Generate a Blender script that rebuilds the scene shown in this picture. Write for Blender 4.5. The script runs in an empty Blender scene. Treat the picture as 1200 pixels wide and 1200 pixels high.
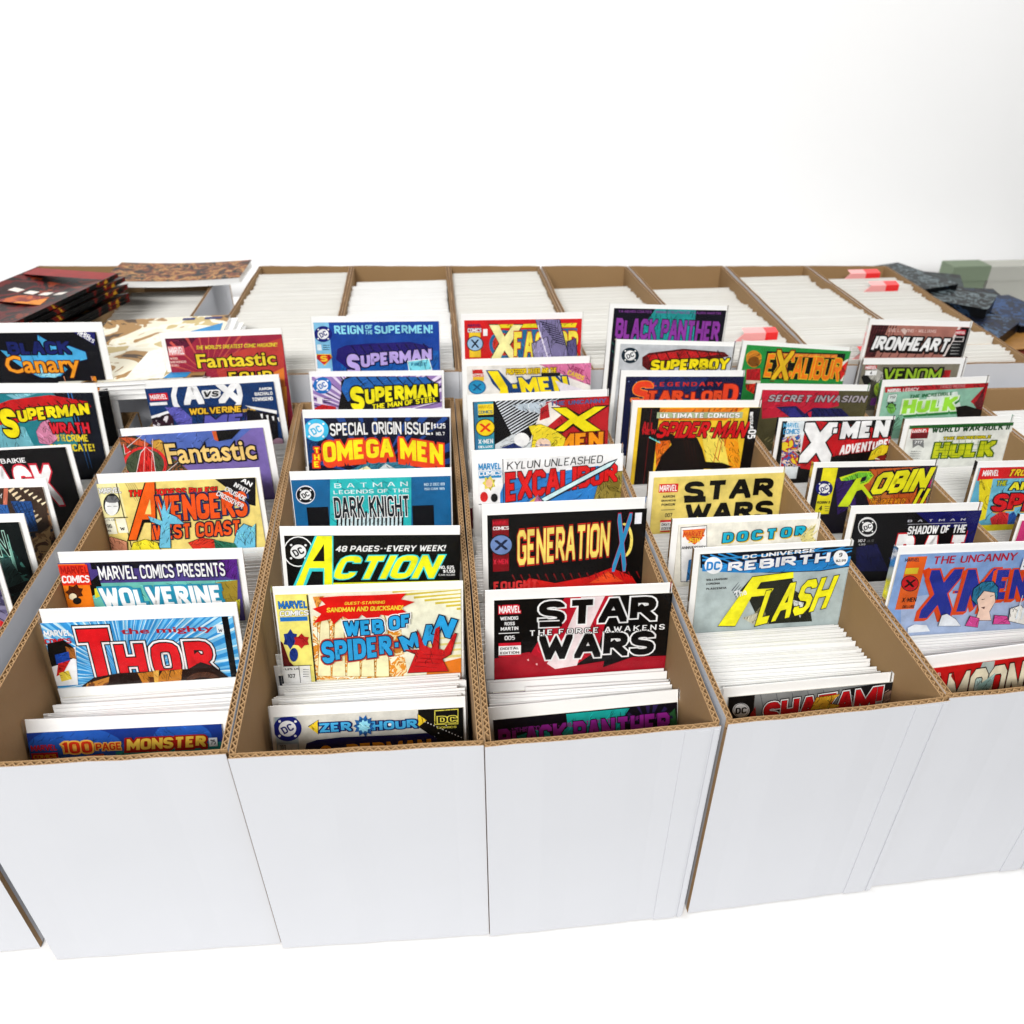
import bpy, bmesh, math, random
from mathutils import Vector, Matrix
from mathutils.geometry import tessellate_polygon
SC = bpy.context.scene
COL = SC.collection
R = random.Random(7)

# ------------------------------------------------------------------ camera
RIM = 1.03                      # height of the front boxes' rims above the floor
CAMZ = RIM + 0.4995
F = 938.0                       # focal length in pixels of the 1200 px photograph
def _axes():
    d = Vector((495-600, -(-15-600), -F)).normalized()
    u = -Vector((600-600, -(2030-600), -F)).normalized()
    u = (u - d*u.dot(d)).normalized()
    r = d.cross(u)
    return Matrix((r, d, u))    # rows: world axes in camera space == cam->world
C2W = _axes()
CAMP = Vector((0, 0, CAMZ))
cam = bpy.data.cameras.new('camera')
cam.sensor_width = 36; cam.lens = 36*F/1200; cam.clip_start = .05; cam.clip_end = 60
cam.dof.use_dof = True; cam.dof.focus_distance = .80; cam.dof.aperture_fstop = 7.0
camo = bpy.data.objects.new('camera', cam); COL.objects.link(camo)
camo.matrix_world = Matrix.Translation(CAMP) @ C2W.to_4x4()
SC.camera = camo
# ------------------------------------------------------------------ light
W = bpy.data.worlds.new('World'); SC.world = W; W.use_nodes = True
W.node_tree.nodes['Background'].inputs[0].default_value = (.93, .96, 1, 1)
W.node_tree.nodes['Background'].inputs[1].default_value = .22
def area(name, loc, target, sx, sy, power, col=(1, .985, .96)):
    l = bpy.data.lights.new(name, 'AREA'); l.shape = 'RECTANGLE'; l.size = sx; l.size_y = sy
    l.energy = power; l.color = col
    o = bpy.data.objects.new(name, l); COL.objects.link(o); o.location = loc
    o.rotation_euler = (Vector(target)-Vector(loc)).to_track_quat('-Z', 'Y').to_euler()
area('ceiling_and_wash_light', (-.7, -1.7, 3.0), (.0, .75, 1.0), 1.7, .5, 119)
area('ceiling_and_wash_light', (.9, 1.0, 3.2), (.2, .7, 1.0), .5, 1.6, 14)
area('ceiling_and_wash_light', (.4, 1.75, 3.5), (.4, 2.5, 1.6), 4.6, .4, 42)  # wall wash added only to whiten the back wall, no such fixture known
SC.view_settings.view_transform = 'Standard'
SC.view_settings.look = 'None'
SC.view_settings.exposure = 0.14
SC.view_settings.gamma = 1

# ------------------------------------------------------------------ materials
def lin(h):
    h = h.lstrip('#')
    if len(h) == 3: h = ''.join(c*2 for c in h)
    o = []
    for i in (0, 2, 4):
        c = int(h[i:i+2], 16)/255
        o.append(c/12.92 if c <= .04045 else ((c+.055)/1.055)**2.4)
    return o
MATS = {}
def newmat(name):
    m = bpy.data.materials.new(name); m.use_nodes = True
    nt = m.node_tree
    return m, nt, nt.nodes['Principled BSDF']
INK = .86
def inkcol(h): return tuple(min(.8, INK*c**1.12+.0012) for c in lin(h))+(1,)
def mat(key):
    """'#hex' printed ink, 'A:hex,hex,hex:scale' busy printed artwork, 'S:hex,hex:scale' streaks"""
    if key in MATS: return MATS[key]
    m, nt, b = newmat('printed_ink')
    b.inputs['Roughness'].default_value = .4; b.inputs['Specular IOR Level'].default_value = .15
    if key[0] == '#':
        # solid ink with the slight mottling of offset print
        tc = nt.nodes.new('ShaderNodeTexCoord'); nz = nt.nodes.new('ShaderNodeTexNoise'); nz.inputs['Scale'].default_value = 55
        nz.inputs['Detail'].default_value = 6; nz.inputs['Roughness'].default_value = .65
        cr = nt.nodes.new('ShaderNodeValToRGB'); c_ = inkcol(key)
        cr.color_ramp.elements[0].position = .35; cr.color_ramp.elements[0].color = tuple(x*.80 for x in c_[:3])+(1,)
        cr.color_ramp.elements[1].position = .62; cr.color_ramp.elements[1].color = tuple(min(.82, x*1.07) for x in c_[:3])+(1,)
        nt.links.new(tc.outputs['Object'], nz.inputs['Vector']); nt.links.new(nz.outputs['Fac'], cr.inputs[0]); nt.links.new(cr.outputs[0], b.inputs['Base Color'])
    else:
        kind, cols, sc = key.split(':'); cols = cols.split(','); sc = float(sc)
        tc = nt.nodes.new('ShaderNodeTexCoord')
        mp = nt.nodes.new('ShaderNodeMapping')
        mp.inputs['Scale'].default_value = (sc, sc, sc) if kind == 'A' else (sc, sc, sc*.18)
        if kind == 'S': mp.inputs['Rotation'].default_value = (0, .6, 0)
        mp.inputs['Location'].default_value = (len(MATS)*3.1, 1.3, len(MATS)*1.7)
        nz = nt.nodes.new('ShaderNodeTexNoise'); nz.inputs['Scale'].default_value = 1
        nz.inputs['Detail'].default_value = 3.5; nz.inputs['Distortion'].default_value = 1.2
        cr = nt.nodes.new('ShaderNodeValToRGB'); cr.color_ramp.interpolation = 'CONSTANT'
        n = len(cols)
        while len(cr.color_ramp.elements) < n: cr.color_ramp.elements.new(.5)
        for i, e in enumerate(cr.color_ramp.elements):
            e.position = 0 if i == 0 else .36+.28*(i/max(1, n-1)) - .14/max(1, n-1)
            e.color = inkcol('#'+cols[i])
        nt.links.new(tc.outputs['Object'], mp.inputs[0]); nt.links.new(mp.outputs[0], nz.inputs['Vector'])
        nt.links.new(nz.outputs['Fac'], cr.inputs[0]); nt.links.new(cr.outputs[0], b.inputs['Base Color'])
    MATS[key] = m
    return m
def noisy(name, c, rough=.6, var=.06, scale=40, bump=.15, coat=0, fib=None):
    m, nt, b = newmat(name)
    tc = nt.nodes.new('ShaderNodeTexCoord')
    nz = nt.nodes.new('ShaderNodeTexNoise'); nz.inputs['Scale'].default_value = scale; nz.inputs['Detail'].default_value = 5
    nt.links.new(tc.outputs['Object'], nz.inputs['Vector'])
    mx = nt.nodes.new('ShaderNodeMixRGB')
    c = lin(c) if isinstance(c, str) else c
    mx.inputs[1].default_value = tuple(x*(1-var) for x in c)+(1,)
    mx.inputs[2].default_value = tuple(min(.95, x*(1+var)) for x in c)+(1,)
    nt.links.new(nz.outputs['Fac'], mx.inputs[0]); nt.links.new(mx.outputs[0], b.inputs['Base Color'])
    b.inputs['Roughness'].default_value = rough
    b.inputs['Coat Weight'].default_value = coat; b.inputs['Coat Roughness'].default_value = .12
    bp = nt.nodes.new('ShaderNodeBump'); bp.inputs['Strength'].default_value = bump; bp.inputs['Distance'].default_value = .001
    n2 = nt.nodes.new('ShaderNodeTexNoise'); n2.inputs['Scale'].default_value = fib or scale*6; n2.inputs['Detail'].default_value = 4
    nt.links.new(tc.outputs['Object'], n2.inputs['Vector'])
    nt.links.new(n2.outputs['Fac'], bp.inputs['Height']); nt.links.new(bp.outputs[0], b.inputs['Normal'])
    return m
M_BOARD = noisy('white_backing_board', (.80, .80, .79), .4, .03, 30, .2, .6)
M_BOARD2 = noisy('dimmed_offwhite_board', (.72, .71, .675), .5, .03, 30, .1, .25)  # warm off-white, with the back row's dimmer light tinted into the colour
M_PAGES = noisy('page_edges', (.68, .65, .58), .7, .08, 200, .3)
M_KRAFT = noisy('kraft_cardboard', '#94754e', .8, .17, 7, .4, 0, 110)
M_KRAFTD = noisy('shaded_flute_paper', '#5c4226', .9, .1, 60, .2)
M_KRAFTL = noisy('kraft_cut_edge', '#a07f58', .85, .12, 120, .3)
M_WHITEC = noisy('white_printed_cardboard', (.53, .54, .57), .55, .03, 9, .3, 0, 7)
M_CLOTH = noisy('white_tablecloth', (.84, .84, .84), .8, .01, 20, .2)
M_WALL = noisy('white_wall_paint', (.88, .88, .88), .8, .01, 5, .05)
M_FLOOR = noisy('grey_floor', (.35, .35, .34), .6, .08, 4, .1)
def filmmat():
    m = bpy.data.materials.new('clear_plastic_bag'); m.use_nodes = True; nt = m.node_tree
    for n in list(nt.nodes):
        if n.type != 'OUTPUT_MATERIAL': nt.nodes.remove(n)
    out = [n for n in nt.nodes if n.type == 'OUTPUT_MATERIAL'][0]
    tr = nt.nodes.new('ShaderNodeBsdfTransparent'); gl = nt.nodes.new('ShaderNodeBsdfGlossy')
    gl.inputs['Roughness'].default_value = .13
    mx = nt.nodes.new('ShaderNodeMixShader'); fr = nt.nodes.new('ShaderNodeFresnel'); fr.inputs[0].default_value = 1.3
    tc = nt.nodes.new('ShaderNodeTexCoord'); nz = nt.nodes.new('ShaderNodeTexNoise'); nz.inputs['Scale'].default_value = 22
    mp = nt.nodes.new('ShaderNodeMapping'); mp.inputs['Scale'].default_value = (.7, 1, 1.6)
    bp = nt.nodes.new('ShaderNodeBump'); bp.inputs['Strength'].default_value = .35; bp.inputs['Distance'].default_value = .004
    nt.links.new(tc.outputs['Object'], mp.inputs[0]); nt.links.new(mp.outputs[0], nz.inputs['Vector'])
    nt.links.new(nz.outputs['Fac'], bp.inputs['Height'])
    nt.links.new(bp.outputs[0], gl.inputs['Normal']); nt.links.new(bp.outputs[0], fr.inputs['Normal'])
    nt.links.new(fr.outputs[0], mx.inputs[0]); nt.links.new(tr.outputs[0], mx.inputs[1]); nt.links.new(gl.outputs[0], mx.inputs[2])
    nt.links.new(mx.outputs[0], out.inputs[0])
    return m
M_FILM = filmmat()

# ------------------------------------------------------------------ mesh helper
class MB:
    def __init__(s): s.v = []; s.f = []; s.m = []; s.mats = []
    def mi(s, m):
        if m not in s.mats: s.mats.append(m)
        return s.mats.index(m)
    def face(s, pts, m):
        k = len(s.v); s.v += [tuple(p) for p in pts]; s.f.append(tuple(range(k, k+len(pts)))); s.m.append(s.mi(m))
    def box(s, a, b, m, M=None, tops=None):
        """box between corners a and b; tops = dict of face material overrides (key 'x-','x+','y-'...)"""
        (x0, y0, z0), (x1, y1, z1) = a, b
        c = [Vector(p) for p in ((x0,y0,z0),(x1,y0,z0),(x1,y1,z0),(x0,y1,z0),(x0,y0,z1),(x1,y0,z1),(x1,y1,z1),(x0,y1,z1))]
        if M: c = [M @ p for p in c]
        k = len(s.v); s.v += [tuple(p) for p in c]
        for key, q in (('z-',(0,3,2,1)),('z+',(4,5,6,7)),('y-',(0,1,5,4)),('y+',(2,3,7,6)),('x-',(3,0,4,7)),('x+',(1,2,6,5))):
            s.f.append(tuple(k+i for i in q)); s.m.append(s.mi((tops or {}).get(key, m)))
    def build(s, name, parent=None, smooth=False):
        me = bpy.data.meshes.new(name); me.from_pydata(s.v, [], s.f)
        for m in s.mats: me.materials.append(m)
        me.polygons.foreach_set('material_index', s.m)
        if smooth: me.polygons.foreach_set('use_smooth', [True]*len(s.f))
        me.update()
        o = bpy.data.objects.new(name, me); COL.objects.link(o)
        if parent: o.parent = parent
        return o
def tag(o, label=None, cat=None, group=None, kind=None):
    for k, v in (('label', label), ('category', cat), ('group', group), ('kind', kind)):
        if v: o[k] = v
    return o
def empty(name, M):
    o = bpy.data.objects.new(name, None); o.empty_display_size = .02; COL.objects.link(o); o.matrix_world = M
    return o

# ------------------------------------------------------------------ setting
def sheet(name, x0, y0, z0, x1, y1, z1, m):
    b = MB(); b.box((x0, y0, z0), (x1, y1, z1), m); return tag(b.build(name), kind='structure')
sheet('floor', -4, -3, -.05, 4, 2.6, 0, M_FLOOR)
sheet('wall', -4, 2.45, 0, 4, 2.6, 3.6, M_WALL)
TT = RIM-.275
# table with a white cloth that hangs down in front
tb = empty('display_table', Matrix.Translation((0, 1.2, 0)))
tag(tb, 'long table under a white cloth that carries all the cardboard boxes', 'table')
b = MB(); b.box((-1.9, -1.02, TT-.03), (1.9, 1.2, TT-.004), M_KRAFT); b.build('tabletop', tb)
for sx in (-1.8, 1.8):
    for sy in (-.9, 1.1):
        b = MB(); b.box((sx-.03, sy-.03, 0), (sx+.03, sy+.03, TT-.03), M_FLOOR); b.build('leg', tb)
b = MB()
n = 200
xs = [-1.92+3.84*i/n for i in range(n+1)]
def fy(x, z): return -1.035-.018*(1-(z/(TT)))*(.5+.5*math.sin(x*23+math.sin(x*7)*2))
prev = None
for x in xs:
    col = [(x, 1.22, TT), (x, -1.03, TT), (x, fy(x, TT-.03), TT-.012), (x, fy(x, TT*.5), TT*.5), (x, fy(x, .08)-.01, .06)]
    if prev:
        for j in range(4): b.face([prev[j], prev[j+1], col[j+1], col[j]], M_CLOTH)
    prev = col
cl = b.build('tablecloth', None, True); cl.location = (0, 1.2, 0)
tag(cl, 'plain white tablecloth spread under the boxes and hanging over the front edge', 'tablecloth')

# ------------------------------------------------------------------ cardboard boxes
def ribbon(pts, hw, e0=0, e1=0, kmax=1.9):
    """quads of a mitred ribbon along 2-D points"""
    P = [Vector(p) for p in pts]; n = len(P)
    closed = (P[0]-P[-1]).length < 1e-9 and n > 3
    if closed: P = P[:-1]; n -= 1
    L, Rr = [], []
    for i in range(n):
        if closed: a, c = P[i-1], P[(i+1) % n]
        else: a = P[i-1] if i else None; c = P[i+1] if i < n-1 else None
        p = P[i]
        if a is None: d = (c-p).normalized(); nrm = Vector((-d.y, d.x)); p = p-d*e0; k = 1
        elif c is None: d = (p-a).normalized(); nrm = Vector((-d.y, d.x)); p = p+d*e1; k = 1
        else:
            d1 = (p-a).normalized(); d2 = (c-p).normalized()
            n1 = Vector((-d1.y, d1.x)); n2 = Vector((-d2.y, d2.x)); nrm = n1+n2
            if nrm.length < .2: nrm = n1; k = 1
            else: nrm.normalize(); k = min(kmax, 1/max(.12, nrm.dot(n1)))
        L.append(p+nrm*hw*k); Rr.append(p-nrm*hw*k)
    q = []
    m = n if closed else n-1
    for i in range(m):
        j = (i+1) % n
        q.append([L[i], Rr[i], Rr[j], L[j]])
    return q
def wallmesh(P0, P1, out, t, z0, z1, rnd, segs=14, bow=.0015, flutes=True):
    """corrugated wall: inner edge P0->P1 in plan, out = outward normal, t thickness"""
    mb = MB(); P0 = Vector(P0); P1 = Vector(P1); d = P1-P0; Ln = d.length; d.normalize(); out = Vector(out)
    bw = rnd.uniform(-.4, 1)*bow; ph = rnd.uniform(0, 6)
    zj = [rnd.uniform(-.0006, .0006) for _ in range(segs+2)]
    def P(s, o, z):
        u = min(1, max(0, s/Ln)); k = u*segs; i = int(k); fr = k-i
        zz = z
        if z > z1-.02: zz = z + (zj[i]*(1-fr)+zj[i+1]*fr)
        off = bw*math.sin(math.pi*u)*(1 if z > z1-.02 else .3)+.0003*math.sin(u*19+ph)
        p = P0+d*s+out*(o+off)
        return (p.x, p.y, zz)
    lt = .0007
    zc = z1-.007 if flutes else z1-.0003
    for i in range(segs):
        a, c = Ln*i/segs, Ln*(i+1)/segs
        def quad(p, q, r, s, m): mb.face([p, q, r, s], m)
        for (oa, ob, minn, mout) in ((0, lt, M_KRAFT, M_KRAFT), (t-lt, t, M_KRAFT, M_WHITEC)):
            zl = z0
            quad(P(a, oa, zc), P(c, oa, zc), P(c, oa, z1), P(a, oa, z1), minn)
            quad(P(c, ob, zc), P(a, ob, zc), P(a, ob, z1), P(c, ob, z1), mout)
            quad(P(a, oa, z1), P(c, oa, z1), P(c, ob, z1), P(a, ob, z1), M_KRAFTL)
        quad(P(a, 0, z0), P(c, 0, z0), P(c, 0, zc), P(a, 0, zc), M_KRAFT)
        quad(P(c, t, z0), P(a, t, z0), P(a, t, zc), P(c, t, zc), M_WHITEC)
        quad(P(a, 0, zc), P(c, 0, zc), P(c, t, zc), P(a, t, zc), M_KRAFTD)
    for s in (0, Ln):
        mb.face([P(s, 0, z0), P(s, t, z0), P(s, t, zc), P(s, 0, zc)], M_KRAFTL)
        for oa, ob in ((0, lt), (t-lt, t)):
            mb.face([P(s, oa, zc), P(s, ob, zc), P(s, ob, z1), P(s, oa, z1)], M_KRAFTL)
    if flutes:
        per = .0068; n = int(Ln/per); pts = []
        for k in range(2*n+1):
            pts.append((min(Ln, k*per/2), (lt+.0004) if k % 2 == 0 else (t-lt-.0004)))
        for q in ribbon(pts, .00042):
            top = [P(p.x, p.y, z1-.0006) for p in q]; bot = [P(p.x, p.y, zc) for p in q]
            mb.face(top, M_KRAFTL); mb.face([bot[0], bot[3], top[3], top[0]], M_KRAFTL); mb.face([bot[1], bot[2], top[2], top[1]], M_KRAFTL)
    return mb
TW = .0052
BOXES = {}
def cardbox(key, FL, FR, RR, RL, rim, label, group, flutes=True, flap=False):
    """open long cardboard box given by its inner corners at the rim"""
    rnd = random.Random(hash(key[0])*0+sum(map(ord, key)))
    cx = (FL[0]+FR[0])/2; cy = FL[1]
    z0 = TT+.0015; z1 = rim
    o = empty('cardboard_box', Matrix.Translation((cx, cy, TT+.0015)))
    loc = Vector((cx, cy, TT+.0015))
    tag(o, label, 'cardboard box', group)
    v = [Vector(p) for p in (FL, FR, RR, RL)]
    def put(mb, name):
        mb.v = [tuple(Vector(p)-loc) for p in mb.v]; return mb.build(name, o)
    # side panels lie between the front and the rear panels
    put(wallmesh(v[3], v[0], (-1, 0), TW, z0, z1, rnd, 16, .0025, flutes), 'side_panel')
    put(wallmesh(v[1], v[2], (1, 0), TW, z0, z1, rnd, 16, .0025, flutes), 'side_panel')
    d = (v[1]-v[0]).normalized(); nn = Vector((d.y, -d.x))
    put(wallmesh(v[0]-d*TW, v[1]+d*TW, nn, TW, z0, z1-.0008, rnd, 8, .001, flutes), 'front_panel')
    d = (v[2]-v[3]).normalized(); nn = Vector((-d.y, d.x))
    put(wallmesh(v[3]-d*TW, v[2]+d*TW, nn, TW, z0, z1-.0008, rnd, 8, .001, flutes), 'rear_panel')
    mb = MB(); mb.face([(p.x, p.y, z0+.002) for p in v], M_KRAFT); mb.face([(p.x, p.y, z0) for p in v[::-1]], M_WHITEC); put(mb, 'base_panel')
    if flap:
        # folded seam flap glued on the front near the right corner
        d = (v[1]-v[0]).normalized(); nn = Vector((d.y, -d.x)); mb = MB()
        e = v[1]+d*TW
        for a, c in ((.0015, .006), (.0085, .030)):
            p = e-d*c+nn*(TW+.0012); q = e-d*a+nn*(TW+.0012); p2 = e-d*c+nn*TW*.8; q2 = e-d*a+nn*TW*.8
            zz = z1-.003
            mb.face([(p.x, p.y, z0), (q.x, q.y, z0), (q.x, q.y, zz), (p.x, p.y, zz)], M_WHITEC)
            mb.face([(p2.x, p2.y, z0), (p.x, p.y, z0), (p.x, p.y, zz), (p2.x, p2.y, zz)], M_WHITEC)
            mb.face([(q.x, q.y, z0), (q2.x, q2.y, z0), (q2.x, q2.y, zz), (q.x, q.y, zz)], M_WHITEC)
            mb.face([(p.x, p.y, zz), (q.x, q.y, zz), (q2.x, q2.y, zz), (p2.x, p2.y, zz)], M_WHITEC)
        put(mb, 'seam_flap')
    BOXES[key] = (v, rim)
gF = 'open white cardboard boxes in the front row'
gB = 'open white cardboard boxes in the back row'
cardbox('F0', (-.605, .46), (-.4185, .46), (-.434, 1.06), (-.625, 1.06), RIM, 'front row box at the far left edge, holding comics with mostly black covers', gF)
cardbox('F1', (-.388, .447), (-.1885, .443), (-.2115, 1.07), (-.394, 1.07), RIM, 'front row box at the left whose second comic has fat red letters on sky blue', gF)
cardbox('F2', (-.1755, .438), (.0125, .433), (.0095, 1.065), (-.2005, 1.07), RIM, 'front row box left of centre whose second comic has turquoise letters under a red banner', gF)
cardbox('F3', (.0235, .431), (.205, .434), (.2072, 1.06), (.0215, 1.062), RIM, 'middle front row box whose second comic has black letters outlined in white', gF, True, True)
cardbox('F4', (.2215, .436), (.4045, .443), (.400, 1.052), (.2195, 1.055), RIM, 'front row box right of centre with a pale grey comic with slanted yellow letters', gF, True, True)
cardbox('F5', (.416, .446), (.578, .451), (.577, 1.042), (.4115, 1.045), RIM, 'front row box with a red comic behind its front panel, second from the right edge', gF, True, True)
cardbox('F6', (.590, .45), (.752, .45), (.756, 1.035), (.589, 1.035), RIM, 'front row box with two green comics one behind the other', gF)
cardbox('F7', (.765, .45), (.935, .45), (.94, 1.02), (.769, 1.025), RIM, 'front row box at the right edge of which only the rear end shows', gF)
RB = RIM+.03
def yf(x): return 1.100-.054*x
def yr(x): return 1.625-.094*x
def bbox(key, xf0, xf1, xr1, xr0, label):
    cardbox(key, (xf0, yf(xf0)), (xf1, yf(xf1)), (xr1, yr(xr1)), (xr0, yr(xr0)), RB, label, gB, False)
bbox('B0', -.79, -.6075, -.609, -.795, 'back row box at the far left under the red and black magazines')
bbox('B1', -.596, -.424, -.428, -.597, 'back row box with flat magazines lying on its front end and rear end')
bbox('B2', -.353, -.1725, -.176, -.351, 'back row box packed full to the left of the first wall pair near the middle')
bbox('B3', -.1615, .0195, .018, -.165, 'back row box full of glossy white bags, behind the blue comic')
bbox('B4', .0305, .209, .201, .029, 'back row box with two dark gaps across its white comic edges')
bbox('B5', .2225, .4035, .376, .2145, 'back row box behind the black and purple comic')
bbox('B6', .4165, .558, .569, .389, 'back row box with deep brown wall showing and one red divider near its front')
bbox('B7', .572, .738, .735, .583, 'back row box packed full just right of the first red divider')
bbox('B8', .750, .880, .897, .747, 'back row box at the right end with two red dividers near its rear')

# ------------------------------------------------------------------ lettering
GL = {
'A':(4,'0,0 1.7,6 2.3,6 4,0|.8,2 3.2,2'),'B':(3.6,'0,0 0,6 2.6,6 3.4,5.3 3.4,3.9 2.6,3.2 0,3.2|2.6,3.2 3.6,2.5 3.6,.8 2.8,0 0,0'),
'C':(3.6,'3.6,4.6 3.6,5.3 2.8,6 .8,6 0,5.2 0,.8 .8,0 2.8,0 3.6,.7 3.6,1.4'),'D':(3.7,'0,0 0,6 2.6,6 3.7,4.9 3.7,1.1 2.6,0 0,0'),
'E':(3.2,'3.2,6 0,6 0,0 3.2,0|0,3 2.6,3'),'F':(3.2,'3.2,6 0,6 0,0|0,3 2.6,3'),
'G':(3.7,'3.6,4.7 3.6,5.2 2.8,6 .8,6 0,5.2 0,.8 .8,0 2.9,0 3.7,.8 3.7,2.8 2.2,2.8'),'H':(3.8,'0,0 0,6|3.8,0 3.8,6|0,3 3.8,3'),
'I':(0.01,'0,0 0,6'),'J':(3,'3,6 3,.8 2.2,0 .8,0 0,.8 0,1.6'),'K':(3.8,'0,0 0,6|3.7,6 .3,2.7|1.3,3.6 3.8,0'),
'L':(3,'0,6 0,0 3,0'),'M':(5,'0,0 0,6 2.5,1.6 5,6 5,0'),'N':(3.9,'0,0 0,6 3.9,0 3.9,6'),
'O':(3.8,'.8,0 0,.8 0,5.2 .8,6 3,6 3.8,5.2 3.8,.8 3,0 .8,0'),'P':(3.5,'0,0 0,6 2.7,6 3.5,5.2 3.5,3.5 2.7,2.7 0,2.7'),
'Q':(3.8,'.8,0 0,.8 0,5.2 .8,6 3,6 3.8,5.2 3.8,.8 3,0 .8,0|2.4,1.6 4,-.4'),'R':(3.7,'0,0 0,6 2.7,6 3.5,5.2 3.5,3.6 2.7,2.9 0,2.9|1.7,2.9 3.7,0'),
'S':(3.5,'3.4,4.8 3.4,5.2 2.7,6 .8,6 0,5.2 0,3.9 .8,3.2 2.7,2.8 3.5,2.1 3.5,.8 2.7,0 .8,0 0,.8 0,1.3'),
'T':(4,'0,6 4,6|2,6 2,0'),'U':(3.7,'0,6 0,.8 .8,0 2.9,0 3.7,.8 3.7,6'),'V':(4,'0,6 1.8,0 2.2,0 4,6'),
'W':(5.4,'0,6 1.3,0 2.7,4.6 4.1,0 5.4,6'),'X':(4,'0,0 4,6|0,6 4,0'),'Y':(4,'0,6 2,2.8 4,6|2,2.8 2,0'),'Z':(3.7,'0,6 3.7,6 0,0 3.7,0'),
'0':(3.4,'.7,0 0,.8 0,5.2 .7,6 2.7,6 3.4,5.2 3.4,.8 2.7,0 .7,0'),'1':(1.2,'0,5 1.2,6 1.2,0'),'2':(3.4,'0,4.8 0,5.3 .8,6 2.7,6 3.4,5.3 3.4,3.8 0,.6 0,0 3.4,0'),
'3':(3.4,'0,6 3.3,6 1.8,3.5 2.8,3.3 3.4,2.6 3.4,.8 2.7,0 .8,0 0,.8'),'4':(3.6,'2.7,0 2.7,6 0,1.8 3.6,1.8'),'5':(3.3,'3.2,6 .2,6 0,3.4 2.5,3.5 3.3,2.7 3.3,.8 2.5,0 0,0'),
'6':(3.4,'3.2,6 1,6 0,5 0,.8 .8,0 2.6,0 3.4,.8 3.4,2.6 2.6,3.4 0,3.3'),'7':(3.3,'0,6 3.3,6 1.2,0'),'8':(3.4,'.8,3.2 0,4 0,5.2 .8,6 2.6,6 3.4,5.2 3.4,4 2.6,3.2 .8,3.2 0,2.4 0,.8 .8,0 2.6,0 3.4,.8 3.4,2.4 2.6,3.2'),
'9':(3.4,'.2,0 2.4,0 3.4,1 3.4,5.2 2.6,6 .8,6 0,5.2 0,3.6 .8,2.8 3.4,2.8'),'-':(1.6,'0,3 1.6,3'),'.':(0.01,'0,-.2 0,.6'),'!':(0.01,'0,6 0,3.3|0,.25 0,.15'),
"'":(0.01,'0,6 0,4.6'),'$':(3.3,'3.3,4.6 2.6,5.4 .8,5.4 0,4.6 0,3.7 .8,3.1 2.6,2.8 3.3,2.1 3.3,1.2 2.6,.5 .8,.5 0,1.2|1.65,6.2 1.65,-.3'),',':(0.01,'0,.6 -.3,-1'),
':':(0.01,'0,1 0,1.8|0,3.6 0,4.4'),'/':(2,'0,0 2,6')}
def chaikin(p, it):
    for _ in range(it):
        closed = p[0] == p[-1]
        q = [] if closed else [p[0]]
        def sharp(i):
            if closed: pr, nx = p[i-1] if i > 0 else p[-2], p[i+1] if i < len(p)-1 else p[1]
            elif i in (0, len(p)-1): return True
            else: pr, nx = p[i-1], p[i+1]
            d1 = Vector((p[i][0]-pr[0], p[i][1]-pr[1])).normalized(); d2 = Vector((nx[0]-p[i][0], nx[1]-p[i][1])).normalized()
            return d1.dot(d2) < .1
        sh_ = [sharp(i) for i in range(len(p))]; q = []
        for i in range(len(p)-1):
            a, c = p[i], p[i+1]
            q.append(a if sh_[i] else (a[0]*.75+c[0]*.25, a[1]*.75+c[1]*.25))
            if not sh_[i+1]: q.append((a[0]*.25+c[0]*.75, a[1]*.25+c[1]*.75))
        if closed: q.append(q[0])
        else: q.append(p[-1])
        p = q
    return p
def strokes(text, w=1.3, gap=.75, rnd=0, xmod=1.0):
    """list of polylines, width of the line"""
    x = w/2; out = []
    for ch in text.upper():
        if ch == ' ': x += 2.6; continue
        g = GL.get(ch)
        if not g: continue
        for s in g[1].split('|'):
            p = [tuple(float(t) for t in q.split(',')) for q in s.split()]
            p = [(x+a*xmod, c) for a, c in p]
            if rnd and len(p) > 5: p = chaikin(p, rnd)
            out.append((p, x, x+g[0]*xmod))
        x += g[0]*xmod+w+gap
    return out, x-gap-w/2
def clipbox(q, x0, x1, y0, y1):
    for ax, sg, lim in ((0, 1, x0), (0, -1, x1), (1, 1, y0), (1, -1, y1)):
        o = []
        for i in range(len(q)):
            a, c = q[i-1], q[i]; da, dc = sg*(a[ax]-lim), sg*(c[ax]-lim)
            if (da >= 0) != (dc >= 0): o.append(a+(c-a)*(da/(da-dc)))
            if dc >= 0: o.append(c)
        q = o
        if len(q) < 3: return []
    return q
def clipconv(q, tri):
    a, b, c = [Vector(t) for t in tri]
    if (b-a).cross(c-a) < 0: b, c = c, b
    for e0, e1 in ((a, b), (b, c), (c, a)):
        d = e1-e0; o = []
        for i in range(len(q)):
            p, r = q[i-1], q[i]; dp, dr = d.cross(p-e0), d.cross(r-e0)
            if (dp >= 0) != (dr >= 0): o.append(p+(r-p)*(dp/(dp-dr)))
            if dr >= 0: o.append(r)
        q = o
        if len(q) < 3: return []
    return q
PLAIN = {'#f2d6c4','#a8c8e4','#f4d824','#2c9cc8','#1a78a8','#f4eeb0','#e8c23a','#15237e','#7e98c8','#c8242a','#1a1c78','#4cc4ea','#1f78c4','#f3f22a', '#ef6f22', '#49d8e0', '#f4ee2c', '#cfe02c', '#f6e71c', '#f3da3a', '#f4df1c', '#e0201c', '#f2e07c', '#f2e08c', '#d1d1d1', '#f4ee2c', '#2a1c78'}
_fc = bpy.data.curves.new('lettering', 'FONT'); _fo = bpy.data.objects.new('lettering', _fc)
COL.objects.link(_fo)
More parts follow.
